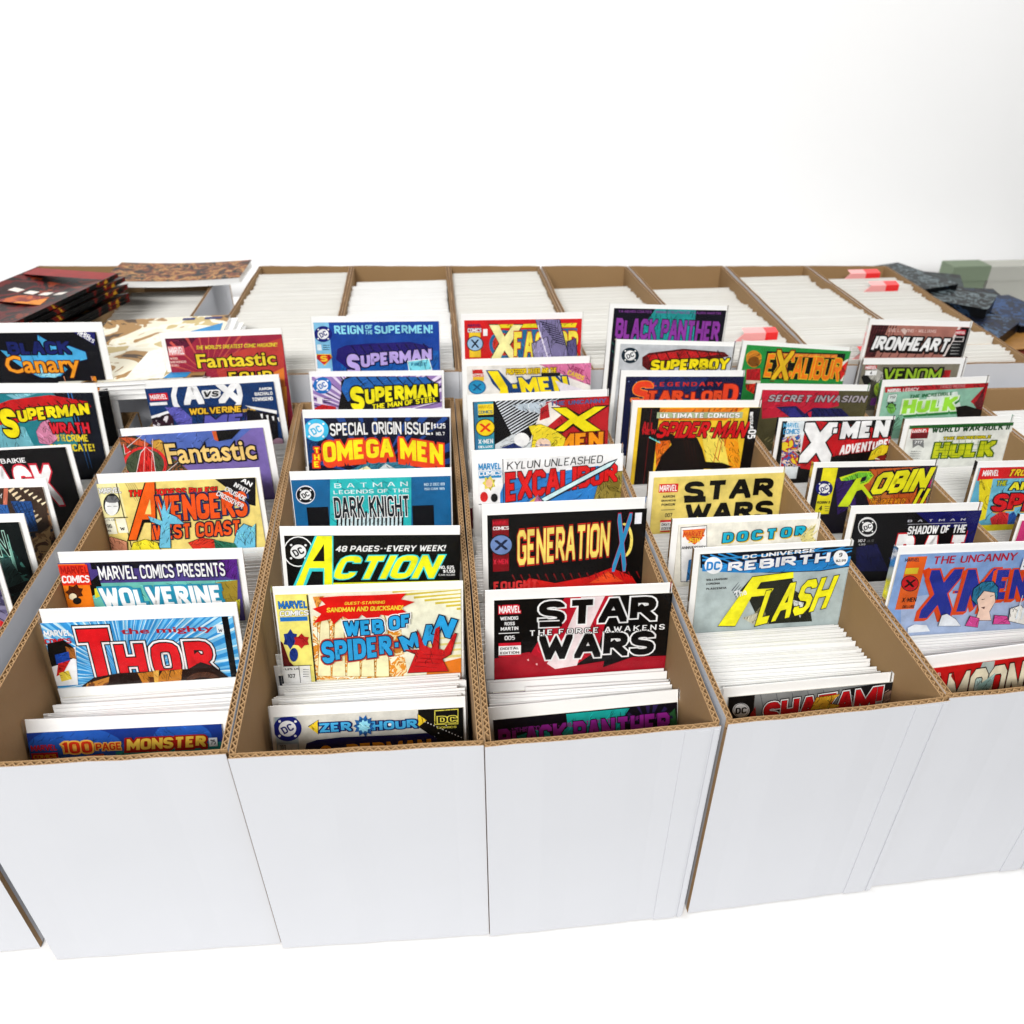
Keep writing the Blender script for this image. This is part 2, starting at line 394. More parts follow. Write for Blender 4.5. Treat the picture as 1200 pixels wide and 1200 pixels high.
def glyphs(text, off=.012):
    _fc.body = text; _fc.offset = off; _fc.resolution_u = 2; _fc.fill_mode = 'FRONT'
    m = _fo.to_mesh()
    V = [(v.co.x, v.co.y) for v in m.vertices]; Fs = [tuple(p.vertices) for p in m.polygons if p.normal.z > 0] or [tuple(p.vertices) for p in m.polygons]
    _fo.to_mesh_clear()
    return V, Fs

# ------------------------------------------------------------------ a displayed comic
def ray(px, py):
    v = C2W @ Vector(((px-600)/F, -(py-600)/F, -1)); return v
HB = .262
COMICS = []          # (box, q, slope) of every displayed comic, for the packing
class Comic:
    def __init__(s, box, tl, tr, ctl, ctr, base, label, lean=8, wmax=.178, title=None, wfix=None, yb=0):
        """tl,tr: the board's top corners as measured in the photograph (px); ctl,ctr: the printed cover's"""
        v, rim = BOXES[box]
        ra, rb = ray(*tl), ray(*tr); rbn = rb*(ra.y/rb.y)
        if wfix == 'R':                                    # only the right corner is in the picture
            w = wmax; y = .8
            for _ in range(12):
                t = (y-v[0].y)/(v[3].y-v[0].y); xr = v[1].x+(v[2].x-v[1].x)*t-.002; B = rb*(xr/rb.x); y = B.y
            A = B+Vector((-w, 0, (tr[1]-tl[1])*-.0008))
        else:
            best = None; ww = wmax
            while ww > .138 or best is None:
                k = ww/(rbn-ra).length; A = ra*k; B = rbn*k
                t = (A.y-v[0].y)/(v[3].y-v[0].y)
                l = v[0].x+(v[3].x-v[0].x)*t+.0015; r = v[1].x+(v[2].x-v[1].x)*t-.0015
                bad = 0 if wfix else max(0, l-A.x-.004, B.x-r-.004) + 2*max(0, A.y-(v[3].y-.004-yb))
                if best is None or bad < best[0]-1e-9: best = (bad, ww, l, r)
                ww -= .001
                if wfix: break
            bad, w, l, r = best; k = w/(rbn-ra).length; A = ra*k; B = rbn*k
            sh = Vector((max(0, l-A.x)-max(0, B.x-r), 0, 0)); A = A+sh; B = B+sh
        0 and print(box, 'w %.3f x %.3f-%.3f y %.3f zrel %.3f' % (w, A.x, B.x, A.y, A.z+.4995))
        s.w = w
        A = A+CAMP; B = B+CAMP
        X = (B-A).normalized(); L = math.radians(lean)
        U = Vector((0, math.sin(L), math.cos(L))); U = (U-X*U.dot(X)).normalized(); N = U.cross(X)   # N points away from the viewer
        s.h = min(HB, min(A.z, B.z)-TT-.006); HH = s.h
        s.org = (A+B)/2 - U*HH
        s.M = Matrix(((X.x, N.x, U.x, s.org.x), (X.y, N.y, U.y, s.org.y), (X.z, N.z, U.z, s.org.z), (0, 0, 0, 1)))
        s.Mi = s.M.inverted(); s.X, s.N, s.U = X, N, U
        s.ppm = (B-A).length*1.0/((Vector(s.px(B))-Vector(s.px(A))).length)   # metres per pixel along the top edge
        a, c = s.uv(*ctl), s.uv(*ctr)
        s.x0, s.x1, s.zt = a[0], c[0], (a[1]+c[1])/2
        s.zb = .006; s.lay = 0
        s.root = empty('comic_book', s.M); tag(s.root, label, 'comic book', 'bagged comics standing up out of the boxes')
        hw = w/2
        mb = MB(); mb.box((-hw, 0, 0), (hw, .0011, HH), M_BOARD); mb.build('backing_board', s.root)
        mb = MB(); mb.box((s.x0, -.0021, s.zb+.001), (s.x1, -.0003, s.zt-.0008), M_PAGES); mb.build('pages', s.root)
        s.mb = MB(); s.mb.box((s.x0-.0002, -.0024, s.zb), (s.x1+.0002, -.0022, s.zt), mat(base))
        q = (s.M @ Vector((0, 0, HH)))
        COMICS.append((box, q.y-(q.z-(RIM-.03))*math.tan(L), L))
    def px(s, P):
        q = C2W.transposed() @ (P-CAMP); return (600+F*q.x/-q.z, 600-F*q.y/-q.z)
    def uv(s, px, py):
        d = ray(px, py); t = (s.org-CAMP).dot(s.N)/d.dot(s.N); p = s.Mi @ (CAMP+d*t); return (p.x, p.z)
    def step(s): s.lay += 1; return -.0025-.00005*s.lay
    def poly2(s, pts, m, y):
        """clip a convex polygon to the cover and add it"""
        for ax, sg, lim in ((0, 1, s.x0), (0, -1, s.x1), (1, 1, s.zb), (1, -1, s.zt)):
            o = []
            for i in range(len(pts)):
                a, c = pts[i-1], pts[i]; da, dc = sg*(a[ax]-lim), sg*(c[ax]-lim)
                if (da >= 0) != (dc >= 0):
                    t = da/(da-dc); o.append((a[0]+(c[0]-a[0])*t, a[1]+(c[1]-a[1])*t))
                if dc >= 0: o.append(c)
            pts = o
            if len(pts) < 3: return
        ar = sum(pts[i-1][0]*pts[i][1]-pts[i][0]*pts[i-1][1] for i in range(len(pts)))
        if abs(ar) < 1e-10: return
        if ar < 0: pts = pts[::-1]
        s.mb.face([(p[0], y, p[1]) for p in pts], m)
    def P(s, col, *pts, hatch=None):
        uvs = [s.uv(*p) for p in pts]; y = s.step(); m = mat(col)
        tris = [[uvs[i] for i in tri] for tri in tessellate_polygon([[Vector((a, c, 0)) for a, c in uvs]])]
        for tri in tris: s.poly2(tri, m, y)
        xs_ = [p[0] for p in pts]; ys_ = [p[1] for p in pts]; ar = (max(xs_)-min(xs_))*(max(ys_)-min(ys_))
        if ar > 110 and s.zt-min(u[1] for u in uvs) < .10 and (hatch or (hatch is None and col[0] == '#' and col not in PLAIN and .03 < sum(lin(col))/3 < .8)):
            s.hatch(tris, uvs, ar, col)
    def hatch(s, tris, uvs, ar, col):
        """pen strokes following one direction inside a drawn shape"""
        rr = random.Random(int(ar*13)+len(uvs)); base = lin(col); hx = lambda f: '#%02x%02x%02x' % tuple(int(255*max(0, min(1, ((c*f)**(1/2.2))))) for c in base)
        dark, lite = hx(.22), hx(1.7); x0, x1 = min(u[0] for u in uvs), max(u[0] for u in uvs); z0, z1 = min(u[1] for u in uvs), max(u[1] for u in uvs)
        z0 = max(z0, s.zt-.085)
        ang = rr.uniform(.4, 2.6); pp = s.ppm; yd, yl = s.step(), s.step()
        for k in range(int(min(70, ar/16))):
            lt = rr.random() < .3; x, z = rr.uniform(x0, x1), rr.uniform(z0, z1); a = ang+rr.gauss(0, .25); L = rr.uniform(1.2, 4.5)*pp; w = rr.uniform(.14, .42)*pp; cv = rr.gauss(0, .35)
            pts = []
            for i in range(4): pts.append(Vector((x, z))); x += L*math.cos(a); z += L*math.sin(a); a += cv
            for i, q in enumerate(ribbon(pts, w)):
                if i == 2: q = [q[0], q[1], (q[2]+q[3])/2]
                for tri in tris:
                    c_ = clipconv(q, tri)
                    if len(c_) > 2: s.poly2([tuple(t) for t in c_], mat(lite if lt else dark), yl if lt else yd)
    def PO(s, col, oc, d, *pts):
        """polygon with a printed outline of d px"""
        cx = sum(p[0] for p in pts)/len(pts); cy = sum(p[1] for p in pts)/len(pts)
        s.P(oc, *[(x+(d if x > cx else -d), y+(d if y > cy else -d)) for x, y in pts]); s.P(col, *pts)
    def rect(s, col, x0, y0, x1, y1):
        ym = (y0+y1)/2; xm = (x0+x1)/2; a = (s.uv(x0, ym)[0], s.uv(xm, y0)[1]); c = (s.uv(x1, ym)[0], s.uv(xm, y1)[1])
        s.poly2([(a[0], a[1]), (c[0], a[1]), (c[0], c[1]), (a[0], c[1])], mat(col), s.step())
    def E(s, col, cx, cy, rx, ry=None, n=20, rag=0, seed=1):
        rr = random.Random(seed); ry = ry or rx*.85
        s.P(col, *[(cx+rx*math.cos(2*math.pi*i/n)*(1-rag*rr.random()), cy+ry*math.sin(2*math.pi*i/n)*(1-rag*rr.random())) for i in range(n)])
    def rays(s, col, cx, cy, n, r0, r1, wd=.35, a0=0, a1=2*math.pi):
        y = s.step(); m = mat(col); rr = random.Random(n)
        for i in range(n):
            a = a0+(a1-a0)*(i+rr.random()*.6)/n; h = (a1-a0)/n*wd*(.5+rr.random())/2
            pts = [(cx+r0*math.cos(a), cy+r0*math.sin(a)), (cx+r1*math.cos(a-h), cy+r1*math.sin(a-h)), (cx+r1*math.cos(a+h), cy+r1*math.sin(a+h))]
            s.poly2([s.uv(*p) for p in pts], m, y)
    def lines(s, col, x0, y0, x1, y1, dx, dy, n, wd=1):
        y = s.step(); m = mat(col)
        for i in range(n):
            a = (x0+(x1-x0)*i/max(1, n-1), y0+(y1-y0)*i/max(1, n-1)); c = (a[0]+dx, a[1]+dy)
            L = math.hypot(dx, dy); ox, oy = -dy/L*wd/2, dx/L*wd/2
            s.poly2([s.uv(*p) for p in ((a[0]+ox, a[1]+oy), (c[0]+ox*.4, c[1]+oy*.4), (c[0]-ox*.4, c[1]-oy*.4), (a[0]-ox, a[1]-oy))], m, y)
    def burst(s, col, cx, cy, rx, ry, n=14):
        s.P(col, *[(cx+(rx if i % 2 else rx*.72)*math.cos(math.pi*i/n), cy+(ry if i % 2 else ry*.66)*math.sin(math.pi*i/n)) for i in range(2*n)])
    def T(s, text, x0, y0, x1, y1, col, d=0, k=0, hr=1, arc=0, w=1.5, gap=.55, out=(), sh=None, font=0, rnd=1, rot=0, xm=1.0, db=None):
        """lettering fitted to the px box; d: extra px drop of the right end, k: italic px, hr: height scale at the right,
        out: ((colour, extra), ...) outlines, sh: (colour, dx, dy, n) block shade"""
        pp = s.ppm; ym = (y0+y1)/2; X0, X1 = s.uv(x0, ym)[0], s.uv(x1, ym)[0]
        if d == 0:
            Z1 = min(s.uv(x0, y0)[1], s.uv(x1, y0)[1]); Z0 = max(s.uv(x0, y1)[1], s.uv(x1, y1)[1])
            if Z1-Z0 < (y1-y0)*pp*.8: zm = (s.uv((x0+x1)/2, ym)[1]); Z1 = zm+(y1-y0)*pp*.46; Z0 = zm-(y1-y0)*pp*.46
        else: Z1, Z0 = s.uv(x0, y0)[1], s.uv(x0, y1)[1]
        cxr, czr = (X0+X1)/2, (Z0+Z1)/2; cr, sr = math.cos(rot), math.sin(rot)
        def mp(u, v):
            z = Z0+(Z1-Z0)*(.5+(v-.5)*(1+(hr-1)*u)); x = X0+(X1-X0)*u+k*pp*v
            z += -d*pp*u+arc*pp*math.sin(math.pi*u)
            if db is not None: z += db*pp*u*(1-v)
            if rot: x, z = cxr+(x-cxr)*cr-(z-czr)*sr, czr+(x-cxr)*sr+(z-czr)*cr
            return (x, z)
        if font:
            layers = [(o[0], .012+o[1]*.03) for o in out]+[(col, .008 if font == 1 else .022)]
            V0, _ = glyphs(text, layers[-1][1])
            if not V0: return
            lx = min(v[0] for v in V0); hx = max(v[0] for v in V0); ly = min(v[1] for v in V0); hy = max(v[1] for v in V0)
            for cc, off in layers:
                V, Fs = glyphs(text, off); y = s.step(); m = mat(cc)
                for f in Fs: s.poly2([mp((V[i][0]-lx)/(hx-lx), (V[i][1]-ly)/(hy-ly)) for i in f], m, y)
            return
        S, wd = strokes(text, w, gap, rnd, xm)
        upx = max(1, (y1-y0)/(6+w)/2.2); out = [(o[0], o[1]/upx) for o in out]
        lo, hi = -w/2, 6+w/2; layers = []
        if sh:
            for i in range(sh[3], 0, -1): layers.append((sh[0], w/2+(out[0][1] if out else 0), sh[1]*i/sh[3]*pp, -sh[2]*i/sh[3]*pp))
        for o in out: layers.append((o[0], w/2+o[1], 0, 0))
        layers.append((col, w/2, 0, 0))
        for cc, hw, ox, oz in layers:
            y = s.step(); m = mat(cc)
            for j, (pl, gx0, gx1) in enumerate(S):
                yy = y-.000011*(j % 3); ex = hw*.98 if len(pl) == 2 and pl[0][0] != pl[1][0] and pl[0][1] == pl[1][1] else hw
                ex = hw-w/2 if ex is hw and len(pl) > 2 else (hw-w*.5 if pl[0][1] == pl[-1][1] else hw-w*.12)
                if len(pl) == 2 and pl[0][0] == pl[1][0]: ex = hw
                diag = any(abs(a_[0]-b_[0]) > .2 and abs(a_[1]-b_[1]) > 1.5 for a_, b_ in zip(pl, pl[1:]))
                if diag and not (rnd and len(pl) > 6): ex = hw*1.6
                for q in ribbon(pl, hw, ex, ex, 8):
                    q = clipbox(q, gx0-hw, gx1+hw, -hw-.25*(pl[0][1] < 0), 6+hw)
                    if len(q) < 3: continue
                    s.poly2([(lambda p: (p[0]+ox, p[1]+oz))(mp((p.x)/wd, (p.y-lo)/(hi-lo))) for p in q], m, yy)
    def dc(s, cx, cy, r, bg, fg='#fff', rot=.45, stars=True):
        if bg: s.E(bg, cx, cy, r, r*.9, 24)
        s.E(fg, cx, cy, r*.62, r*.56, 20)
        if stars:
            for a in (.8, 2.35, 3.95, 5.5): s.E(fg, cx+r*.8*math.cos(a), cy+r*.72*math.sin(a), r*.11, r*.1, 5)
        s.T('DC', cx-r*.42, cy-r*.28, cx+r*.42, cy+r*.28, bg or '#222222', rot=rot, w=1.5)
    def xlogo(s, cx, cy, r, bg, fg):
        s.E('#222222', cx, cy, r*1.1, r); s.E(bg, cx, cy, r, r*.9)
        s.T('X', cx-r*.6, cy-r*.5, cx+r*.6, cy+r*.5, fg, w=1.4)
    def marvelbox(s, x0, y0, x1, y1, bg='#d8202a', fg='#fff'):
        s.rect(bg, x0, y0, x1, y1); s.T('MARVEL', x0+.8, y0+.8, x1-.8, y1-.8, fg, w=1.3, gap=.2)
    def close(s):
        s.mb.build('cover', s.root)
        hw = s.w/2; y = -.0025-.00005*(s.lay+6); mb = MB(); n = 10; rr = random.Random(int(abs(s.org.x)*1e4))
        top = s.h+.0015
        g = [[(-hw-.0008+(2*hw+.0016)*i/n, y-.0006*rr.random()*(0 < i < n), top*j/n) for i in range(n+1)] for j in range(n+1)]
        for j in range(n):
            for i in range(n): mb.face([g[j][i], g[j][i+1], g[j+1][i+1], g[j+1][i]], M_FILM)
        for xx in (-hw-.0008, hw+.0008): mb.face([(xx, y, 0), (xx, .0014, 0), (xx, .0014, top), (xx, y, top)], M_FILM)
        mb.build('plastic_bag', s.root, True)
# ================================================================== column F1
c = Comic('F1', (26,844), (265,833), (32.6,857.5), (260,847), '#1c3f90', 'frontmost navy blue comic announcing a 100 page issue in orange numerals', 18)
c.E('#2a62b8', 90, 880, 60, 30); c.E('#2a62b8', 215, 865, 35, 22)
c.P('#1d9a96', (137,879), (180,874), (262,867), (266,900), (137,900)); c.P('#d9542a', (88,886), (122,881), (140,895), (88,898))
c.T('MARVEL', 38,870,69,878.5, '#d5262c', w=1.4, gap=.3); c.rect('#d5262c', 39,880,70,889); c.T('COMICS', 41,881.5,68,887, '#f4c42a', w=1.2, gap=.3)
c.T('100', 74,866,110,881.5, '#d63c1e', out=(('#f6c15a',.9),), w=1.6); c.T('PAGE', 114,867.5,144,877.5, '#d63c1e', out=(('#f6c15a',.9),), w=1.4)
c.T('MONSTER', 149,859.5,242,877, '#f7d45c', w=1.9, gap=.3, out=(('#b02318',1.1),), sh=('#b02318',-1,1.5,2), k=2)
c.T('the mighty', 141,880,231,888, '#123c6e', font=2); c.rect('#e8eef2', 246,862,256,872); c.T('75', 248,864,254,870, '#445')
c.close()
c = Comic('F1', (45.5,714.5), (277,706), (48.5,729), (273,720.3), '#3a9bd8', 'comic with fat red letters outlined in white over sky blue rays')
c.rays('#7cc6ee', 150,800, 90, 18,170,.6); c.rays('#d5eefb', 150,790, 60, 30,150,.22); c.rect('#0c0c10', 268.6,715,276,830)
c.T('the mighty', 142,730.5,252,744, '#b51f2e', font=2)
c.T('T', 91,734,140,795, '#e0202a', w=1.9, out=(('#111',2.4),('#fff',1.8),('#111',.7)), xm=1.3)
c.T('HOR', 139,749,252,794, '#e0202a', w=1.9, gap=1.5, out=(('#111',2.4),('#fff',1.8),('#111',.7)), xm=1.15)
c.T('MARVEL', 53,735.5,85,744, '#fff', w=1.5, gap=.3); c.T('COMICS', 54,745.5,85,753, '#cf2430', w=1.5, gap=.3)
c.P('#fff', (58,760), (90,756), (93,800), (60,802)); c.P('#111', (57,752), (76,748), (88,757), (90,768), (72,776), (60,780)); c.P('#a3672e', (78,755), (89,758), (91,770), (82,768)); c.P('#1f4fa8', (66,765), (82,761), (84,772), (68,776)); c.P('#cf2a2a', (70,775), (84,771), (76,786), (68,790)); c.P('#e6cf52', (71,786), (82,783), (86,793), (74,796))
c.T('N 18', 69,803,84,808.5, '#123'); c.rect('#eef4f8', 255,729,263,739); c.T('W', 257,734,262,738, '#445', w=1.2)
c.P('#2a160e', (93,812), (99,800), (112,791), (140,786), (190,783), (222,781), (236,773), (252,778), (273,794), (276,830), (93,830))
c.P('A:2a160e,7b4a22,c58a3e:90', (98,812), (104,798), (130,790), (128,803), (112,822)); c.P('#c8872f', (163,786), (180,784), (184,796), (192,783), (201,782), (197,799), (202,783), (215,781), (213,801), (172,804)); c.P('#6b3b16', (176,790), (186,790), (186,802), (178,802)); c.P('#e3b357', (181,783), (188,782), (187,799), (183,799)); c.E('#5d3c2c', 240,798,22,14); c.E('#2a160e', 240,800,17,10)
c.close()
c = Comic('F1', (66,647.5), (282.5,642.5), (69,659), (278,653.5), '#5a4a94', 'comic with white lettering on a violet band, outlined letters on aqua and orange left corner')
c.rect('#12101e', 107,655,282,664); c.P('#60268a', (237,661), (262,655), (278,653), (279,680), (250,668)); c.rect('#58488f', 107,664,250,680)
c.P('#79c9bb', (107,682), (278,678), (279,712), (107,712)); c.P('#a89236', (253,681), (279,678), (279,740), (253,740)); c.P('#111', (107,680), (116,672), (122,690), (107,698)); c.P('#e7e03a', (112,688), (118,687), (119,697), (113,699)); c.P('#e7e03a', (277,702), (282,700), (282,735), (277,738))
c.rect('#ef8a22', 71,659,107,712); c.rect('#e23a24', 71,660,106,684); c.T('MARVEL', 72.5,661,105,671, '#b01a14', w=1.4, gap=.25); c.T('COMICS', 73.5,672,106,681.5, '#fff', w=1.5, gap=.25, k=1)
c.burst('#5c2c12', 89,692,11,10,7); c.E('#f2e6c8', 87,697,4.5); c.E('#222', 92,702,5,4); 
c.T('MARVEL COMICS PRESENTS', 117,661.5,265,677.5, '#fff', w=1.25, gap=.5, out=(('#2a2050',.6),), d=-1)
c.T('WOLVERINE', 121,683,263,711, '#fff', w=1.8, gap=.45, out=(('#2b9ab8',1.0),), sh=('#2b9ab8',2.5,0,3), k=-2)
c.P('#111', (104,712), (279,712), (279,800), (104,800))
c.close()
c = Comic('F1', (111,556), (302,548), (114.5,568.5), (299,556.5), '#f2e08c', 'pale yellow comic with big orange slanted letters and light blue hands, black corner banner')
c.lines('#333', 146,562,156,562,14,24,5,.6); c.P('#0e0e12', (248,557), (300,556), (300,592), (292,590)); c.P('#f2e08c', (272,591), (294,594), (300,600), (300,640), (265,640))
c.rect('#f4ecb4', 114,566,145,606); c.T('MARVEL', 117,570,143,577.5, '#fff', out=(('#888',.6),), w=1.2, gap=.2)
c.E('#222', 132,590,10,13); c.E('#f3f6f8', 132,592,8,11); c.P('#77787c', (124,586), (128,580), (137,580), (141,586), (136,588), (129,588)); c.lines('#444', 127,592,134,592,5,0,2,.7)
c.rect('#222', 145,560,146,640); c.rect('#222', 117,605,151,606); c.rect('#f8f4e2', 120,606,137,624.5); c.rect('#f8f4e2', 138.5,606,150,623); c.T('$1.25 US', 120.5,606.8,137,609.5, '#222', w=1); c.T('96', 126.5,612.5,132.5,617.5, '#222', w=1.3); c.T('W', 142,616,147.5,620, '#222', w=1.3); c.T('JUL', 127,619,132,621.5, '#222')
c.T('THE GODDESS RULES!', 150,570,255,579.5, '#e5301f', w=1.7, gap=.3, k=1.5, out=(('#111',.45),))
c.P('#0e0e12', (150,632.5), (171,562), (183,560), (186,632), (178,632), (178,611), (170,611), (162,632)); c.P('#ef6f22', (152,631), (172,564), (182,563), (184,631), (179,631), (179,607), (168,607), (161,631)); c.P('#f2e08c', (171,601), (177,583), (178.5,601))
c.T('VENGERS', 183,580,290,610, '#f0621f', w=1.75, gap=.3, k=3, out=(('#14203c',.75),), sh=('#2b4a8c',1.5,-.5,2), d=-2)
c.T('WEST COAST', 180,614,283,631, '#f0621f', w=1.6, gap=.3, k=2.5, out=(('#14203c',.7),), d=-2)
c.PO('#7ccbe6', '#1a3350', .7, (186,586), (190,600), (192,609), (175,603), (178,609), (190,614), (188,640), (201,640), (200,612), (217,612), (208,604), (199,600), (202,586), (196,598), (194,584), (191,597))
c.PO('#7ccbe6', '#1a3350', .7, (275,635), (279,620), (287,612), (296,616), (300,612), (300,640), (285,650))
c.PO('#d99a7c', '#3a1c14', .6, (122,632), (132,627), (150,633), (151,645), (124,645)); c.PO('#f1e33c', '#4a3c10', .6, (154,645), (158,634), (172,630), (186,634), (190,645), (176,642)); c.PO('#e0402a', '#5a1010', .6, (222,634), (238,628), (252,630), (254,641), (238,639), (232,645)); c.P('#2f7d63', (252,630), (276,634), (284,646), (254,644)); c.P('#e7efe6', (284,645), (299,640), (299,660), (284,658))
for i in range(4): c.T(['AN','INFINITY','CRUSADE','CROSSOVER'][i], 284-i*7-[0,2,6,9][i], 560+i*6.5, 297-i*3, 566+i*7, '#fff', w=1.3, gap=.3, rot=-.62)
c.close()
c = Comic('F1', (137,503), (311.5,492), (140,511), (308,500), '#8573b4', 'lilac comic with cream mixed-case letters and a red dial drawn over rocks')
c.P('#5f78c0', (150,500), (250,497), (300,497), (250,540), (180,530)); c.P('A:4a6b4e,8a5a34,3a3f34,a8643c:70', (139,510), (158,509), (178,520), (196,524), (204,536), (210,540), (232,560), (139,562)); c.PO('#d2633a', '#3a1a10', .6, (142,512), (156,512), (176,519), (172,523), (150,518)); c.PO('#cfa24a', '#111', .6, (178,516), (188,514), (196,520), (196,548), (188,550)); 
c.E('#e8393a', 171,543,26,21); c.E('#54624a', 171,543,22.5,18); c.PO('#d8342f', '#fff', .6, (160,558), (166,530), (172,523), (180,530), (184,558)); c.lines('#fff', 148,525,186,560,36,-30,2,.8); c.lines('#f6d0c8', 171,513,180,513,-2,56,2,.7); c.PO('#d8342f', '#fff', .5, (146,519), (154,527), (148,531))
c.P('#111', (252,504), (284,501), (272,513), (256,516)); c.P('#d86a34', (249,504), (254,504), (257,516), (252,514))
c.T('Fantastic', 196,519,301,543, '#f4d48a', font=2, d=1, out=(('#1a1420',2.2),('#1a1420',1.2))); c.T('FOUR', 237,547,298,565, '#f0c878', out=(('#1a1420',.9),), w=1.5, gap=1)
c.close()
c = Comic('F1', (167.5,447.5), (324,438.6), (170.5,456), (320.5,445.5), '#153f75', 'dark blue comic with two white capitals between curved white brackets and a gold word below', yb=.02)
c.E('#fff', 243,463,42,34); c.E('#153f75', 243,463,36,28); c.P('#153f75', (218,432), (268,432), (268,447), (218,449)); c.P('#153f75', (222,482), (264,480), (264,500), (222,500))
c.T('A', 214,448.5,238,474, '#fff', w=2, k=2); c.T('X', 255,445.5,282,472, '#fff', w=2, k=0); c.T('VS', 238,457,256,465, '#111', w=1.5, k=2, out=(('#fff',1.5),))
c.marvelbox(176,460,197.5,468.5); c.rect('#fff', 176.5,470.5,197,474); c.P('#fff', (171,489), (202,479), (202,483), (172,493)); c.P('A:14101c,3a2030,e8e2e6:90', (171,492), (203,482), (206,510), (171,512))
c.P('#6a68bb', (194,476), (212,476), (226,489), (226,500), (212,500)); c.T('MEN', 238,482,310,500, '#6a68bb', w=2, out=(('#1c1c50',.6),), gap=.4, k=4)
c.T('WOLVERINE', 222,475.5,284,484, '#eec23a', w=1.5, gap=.3, out=(('#2a1c10',1),), k=1); c.T('and the', 285,476,300,482, '#eec23a', font=2)
c.T('AARON', 304,452.5,319,456.5, '#fff', w=1.6, gap=.3); c.T('BACHALO', 299,458,320,462.5, '#fff', w=1.6, gap=.3); c.T('TOWNSEND', 296,464,320.5,469, '#fff', w=1.6, gap=.3)
c.P('#fff', (288,474), (325,480), (325,484), (296,478)); c.P('#131019', (290,479), (325,484), (330,560), (290,560)); c.lines('#fff', 307,484,327,488,1,5,4,3); c.E('#d9b2c8', 327,525,10,13); c.P('#c83a4a', (316,534), (334,530), (336,540), (318,542))
c.close()
c = Comic('F1', (189.5,390), (332,384.6), (194,396.5), (330,391), '#a8324c', 'crimson comic fading to orange at the right with yellow mixed-case letters, rearmost in its box')
c.P('#c34a44', (250,420), (332,395), (335,480), (270,480)); c.P('#e08a3c', (312,440), (333,430), (338,500), (318,500)); c.P('#6d2240', (194,395), (232,394), (224,404), (194,418)); c.P('#f0a748', (322,455), (336,452), (338,500), (326,500)); c.rays('#d06058', 245,440, 26, 5,60,.2)
c.marvelbox(198,405,217,416,'#e58a8c'); c.T('WAID', 200,418,209,421, '#f0c8c0'); c.T('WIERINGO', 200,422,219,425, '#f0c8c0'); c.T('KESEL', 200,426,211,429, '#f0c8c0')
c.T("THE WORLD'S GREATEST COMIC MAGAZINE!", 229.5,402.5,325,407.5, '#f5e04c', w=1.3, gap=.3, k=1)
c.T('Fantastic', 231,411,324,431, '#f3dc3e', font=2, out=(('#2a1014',2.0),('#2a1014',1.0))); c.T('FOUR', 269,433.5,320,447, '#f3dc3e', out=(('#2a1014',.9),), w=1.4, gap=1)
c.close()
# ================================================================== column F0
c = Comic('F0', (-31,382.5), (119,377.5), (-28,391), (112.5,387.5), '#0b0b18', 'black comic with gold lettering over a light blue bird shape at the left edge', wfix='R', wmax=.172)
c.PO('#56b8e6', '#1a3a78', .6, (45,392), (62,402), (82,405), (101,412), (103,420), (88,424), (70,424), (80,432), (72,440), (50,442), (36,436), (10,418), (2,410), (30,414), (46,410)); c.P('#9fe0f6', (50,430), (74,436), (66,442), (46,440), (38,433))
c.P('#2a2a78', (86,388), (112,386), (112,404)); c.T('ZERO', 92,388,107,392, '#fff', rot=-.6); c.T('HEROES', 92,392,112,397, '#fff', rot=-.6)
c.T('BLACK', 10,399,83,415, '#1d2a70', w=1.8, gap=.4, out=(('#0a0a18',.6),)); c.T('Canary', 8,415,95,443, '#f3a62c', font=2, out=(('#5a2408',1.5),))
c.P('#e8962c', (118,455), (113,440), (109,440), (111,470)); c.P('#d09050', (118,475), (124,500), (128,530), (118,520)); c.E('#c02030', 50,451,6,2); c.lines('#e0a080', 76,440,108,440,3,9,2,1.2)
c.close()
c = Comic('F0', (-45,457.5), (112.5,449), (-42,463), (108.5,456.5), '#0d1426', 'comic with bright yellow letters with red block shading over teal, pink fist below', wfix='R', wmax=.172)
c.P('#2a8a96', (-45,462), (62,459), (84,480), (92,520), (70,560), (-40,560)); c.P('#8cc8d8', (8,462), (45,460), (20,468)); c.P('#7ab8c4', (-10,490), (30,500), (45,530), (0,540)); c.lines('#3a78b8', 80,458,84,458,25,90,2,1.2)
c.P('#d01e24', (-20,480), (12,468), (60,462), (104,470), (108,476), (40,492), (-20,500)); c.lines('#3a0a10', 0,478,90,466,14,12,9,1.4)
c.T('S', 3,478,22,512, '#f4e418', w=2.2, k=0, out=(('#101010',.8),)); c.T('UPERMAN', 22,478.5,107,494, '#f4e418', w=2.0, gap=.3, d=-9, hr=.82, out=(('#101010',.7),))
c.PO('#d890ae', '#8c4a70', .5, (44,505), (50,494), (58,491), (66,500), (70,512), (60,520), (48,518))
c.T('WRATH', 60,494,106,507, '#e0283c', w=1.7, gap=.3, out=(('#300',.7),), rnd=0); c.T('OF THE', 68,508,78,516, '#e8d43a', w=1.4); c.T('CRIME', 79,508,105,516.5, '#e8d43a', w=1.5, gap=.4); c.T('SYNDICATE!', 60,519,112,528, '#e8d43a', w=1.5, gap=.4)
c.close()
c = Comic('F0', (-60,519), (82.5,521), (-58,526), (78,526.5), '#08080c', 'black comic with tall white letters edged in red at the left edge', wfix='R', wmax=.172)
c.T('CAN BAIKIE', -22,536,32,543, '#fff', w=1.2, gap=.6); c.T('MASK', -28,546,71,598, '#fff', w=1.9, gap=.5, out=(('#d83048',1.1),), k=-5, hr=.92, d=.01); c.E('#e02a2a', 64,612,4,5); c.E('#e02a2a', 84,618,3); c.E('#a02a2a', 68,630,9,7)
c.close()
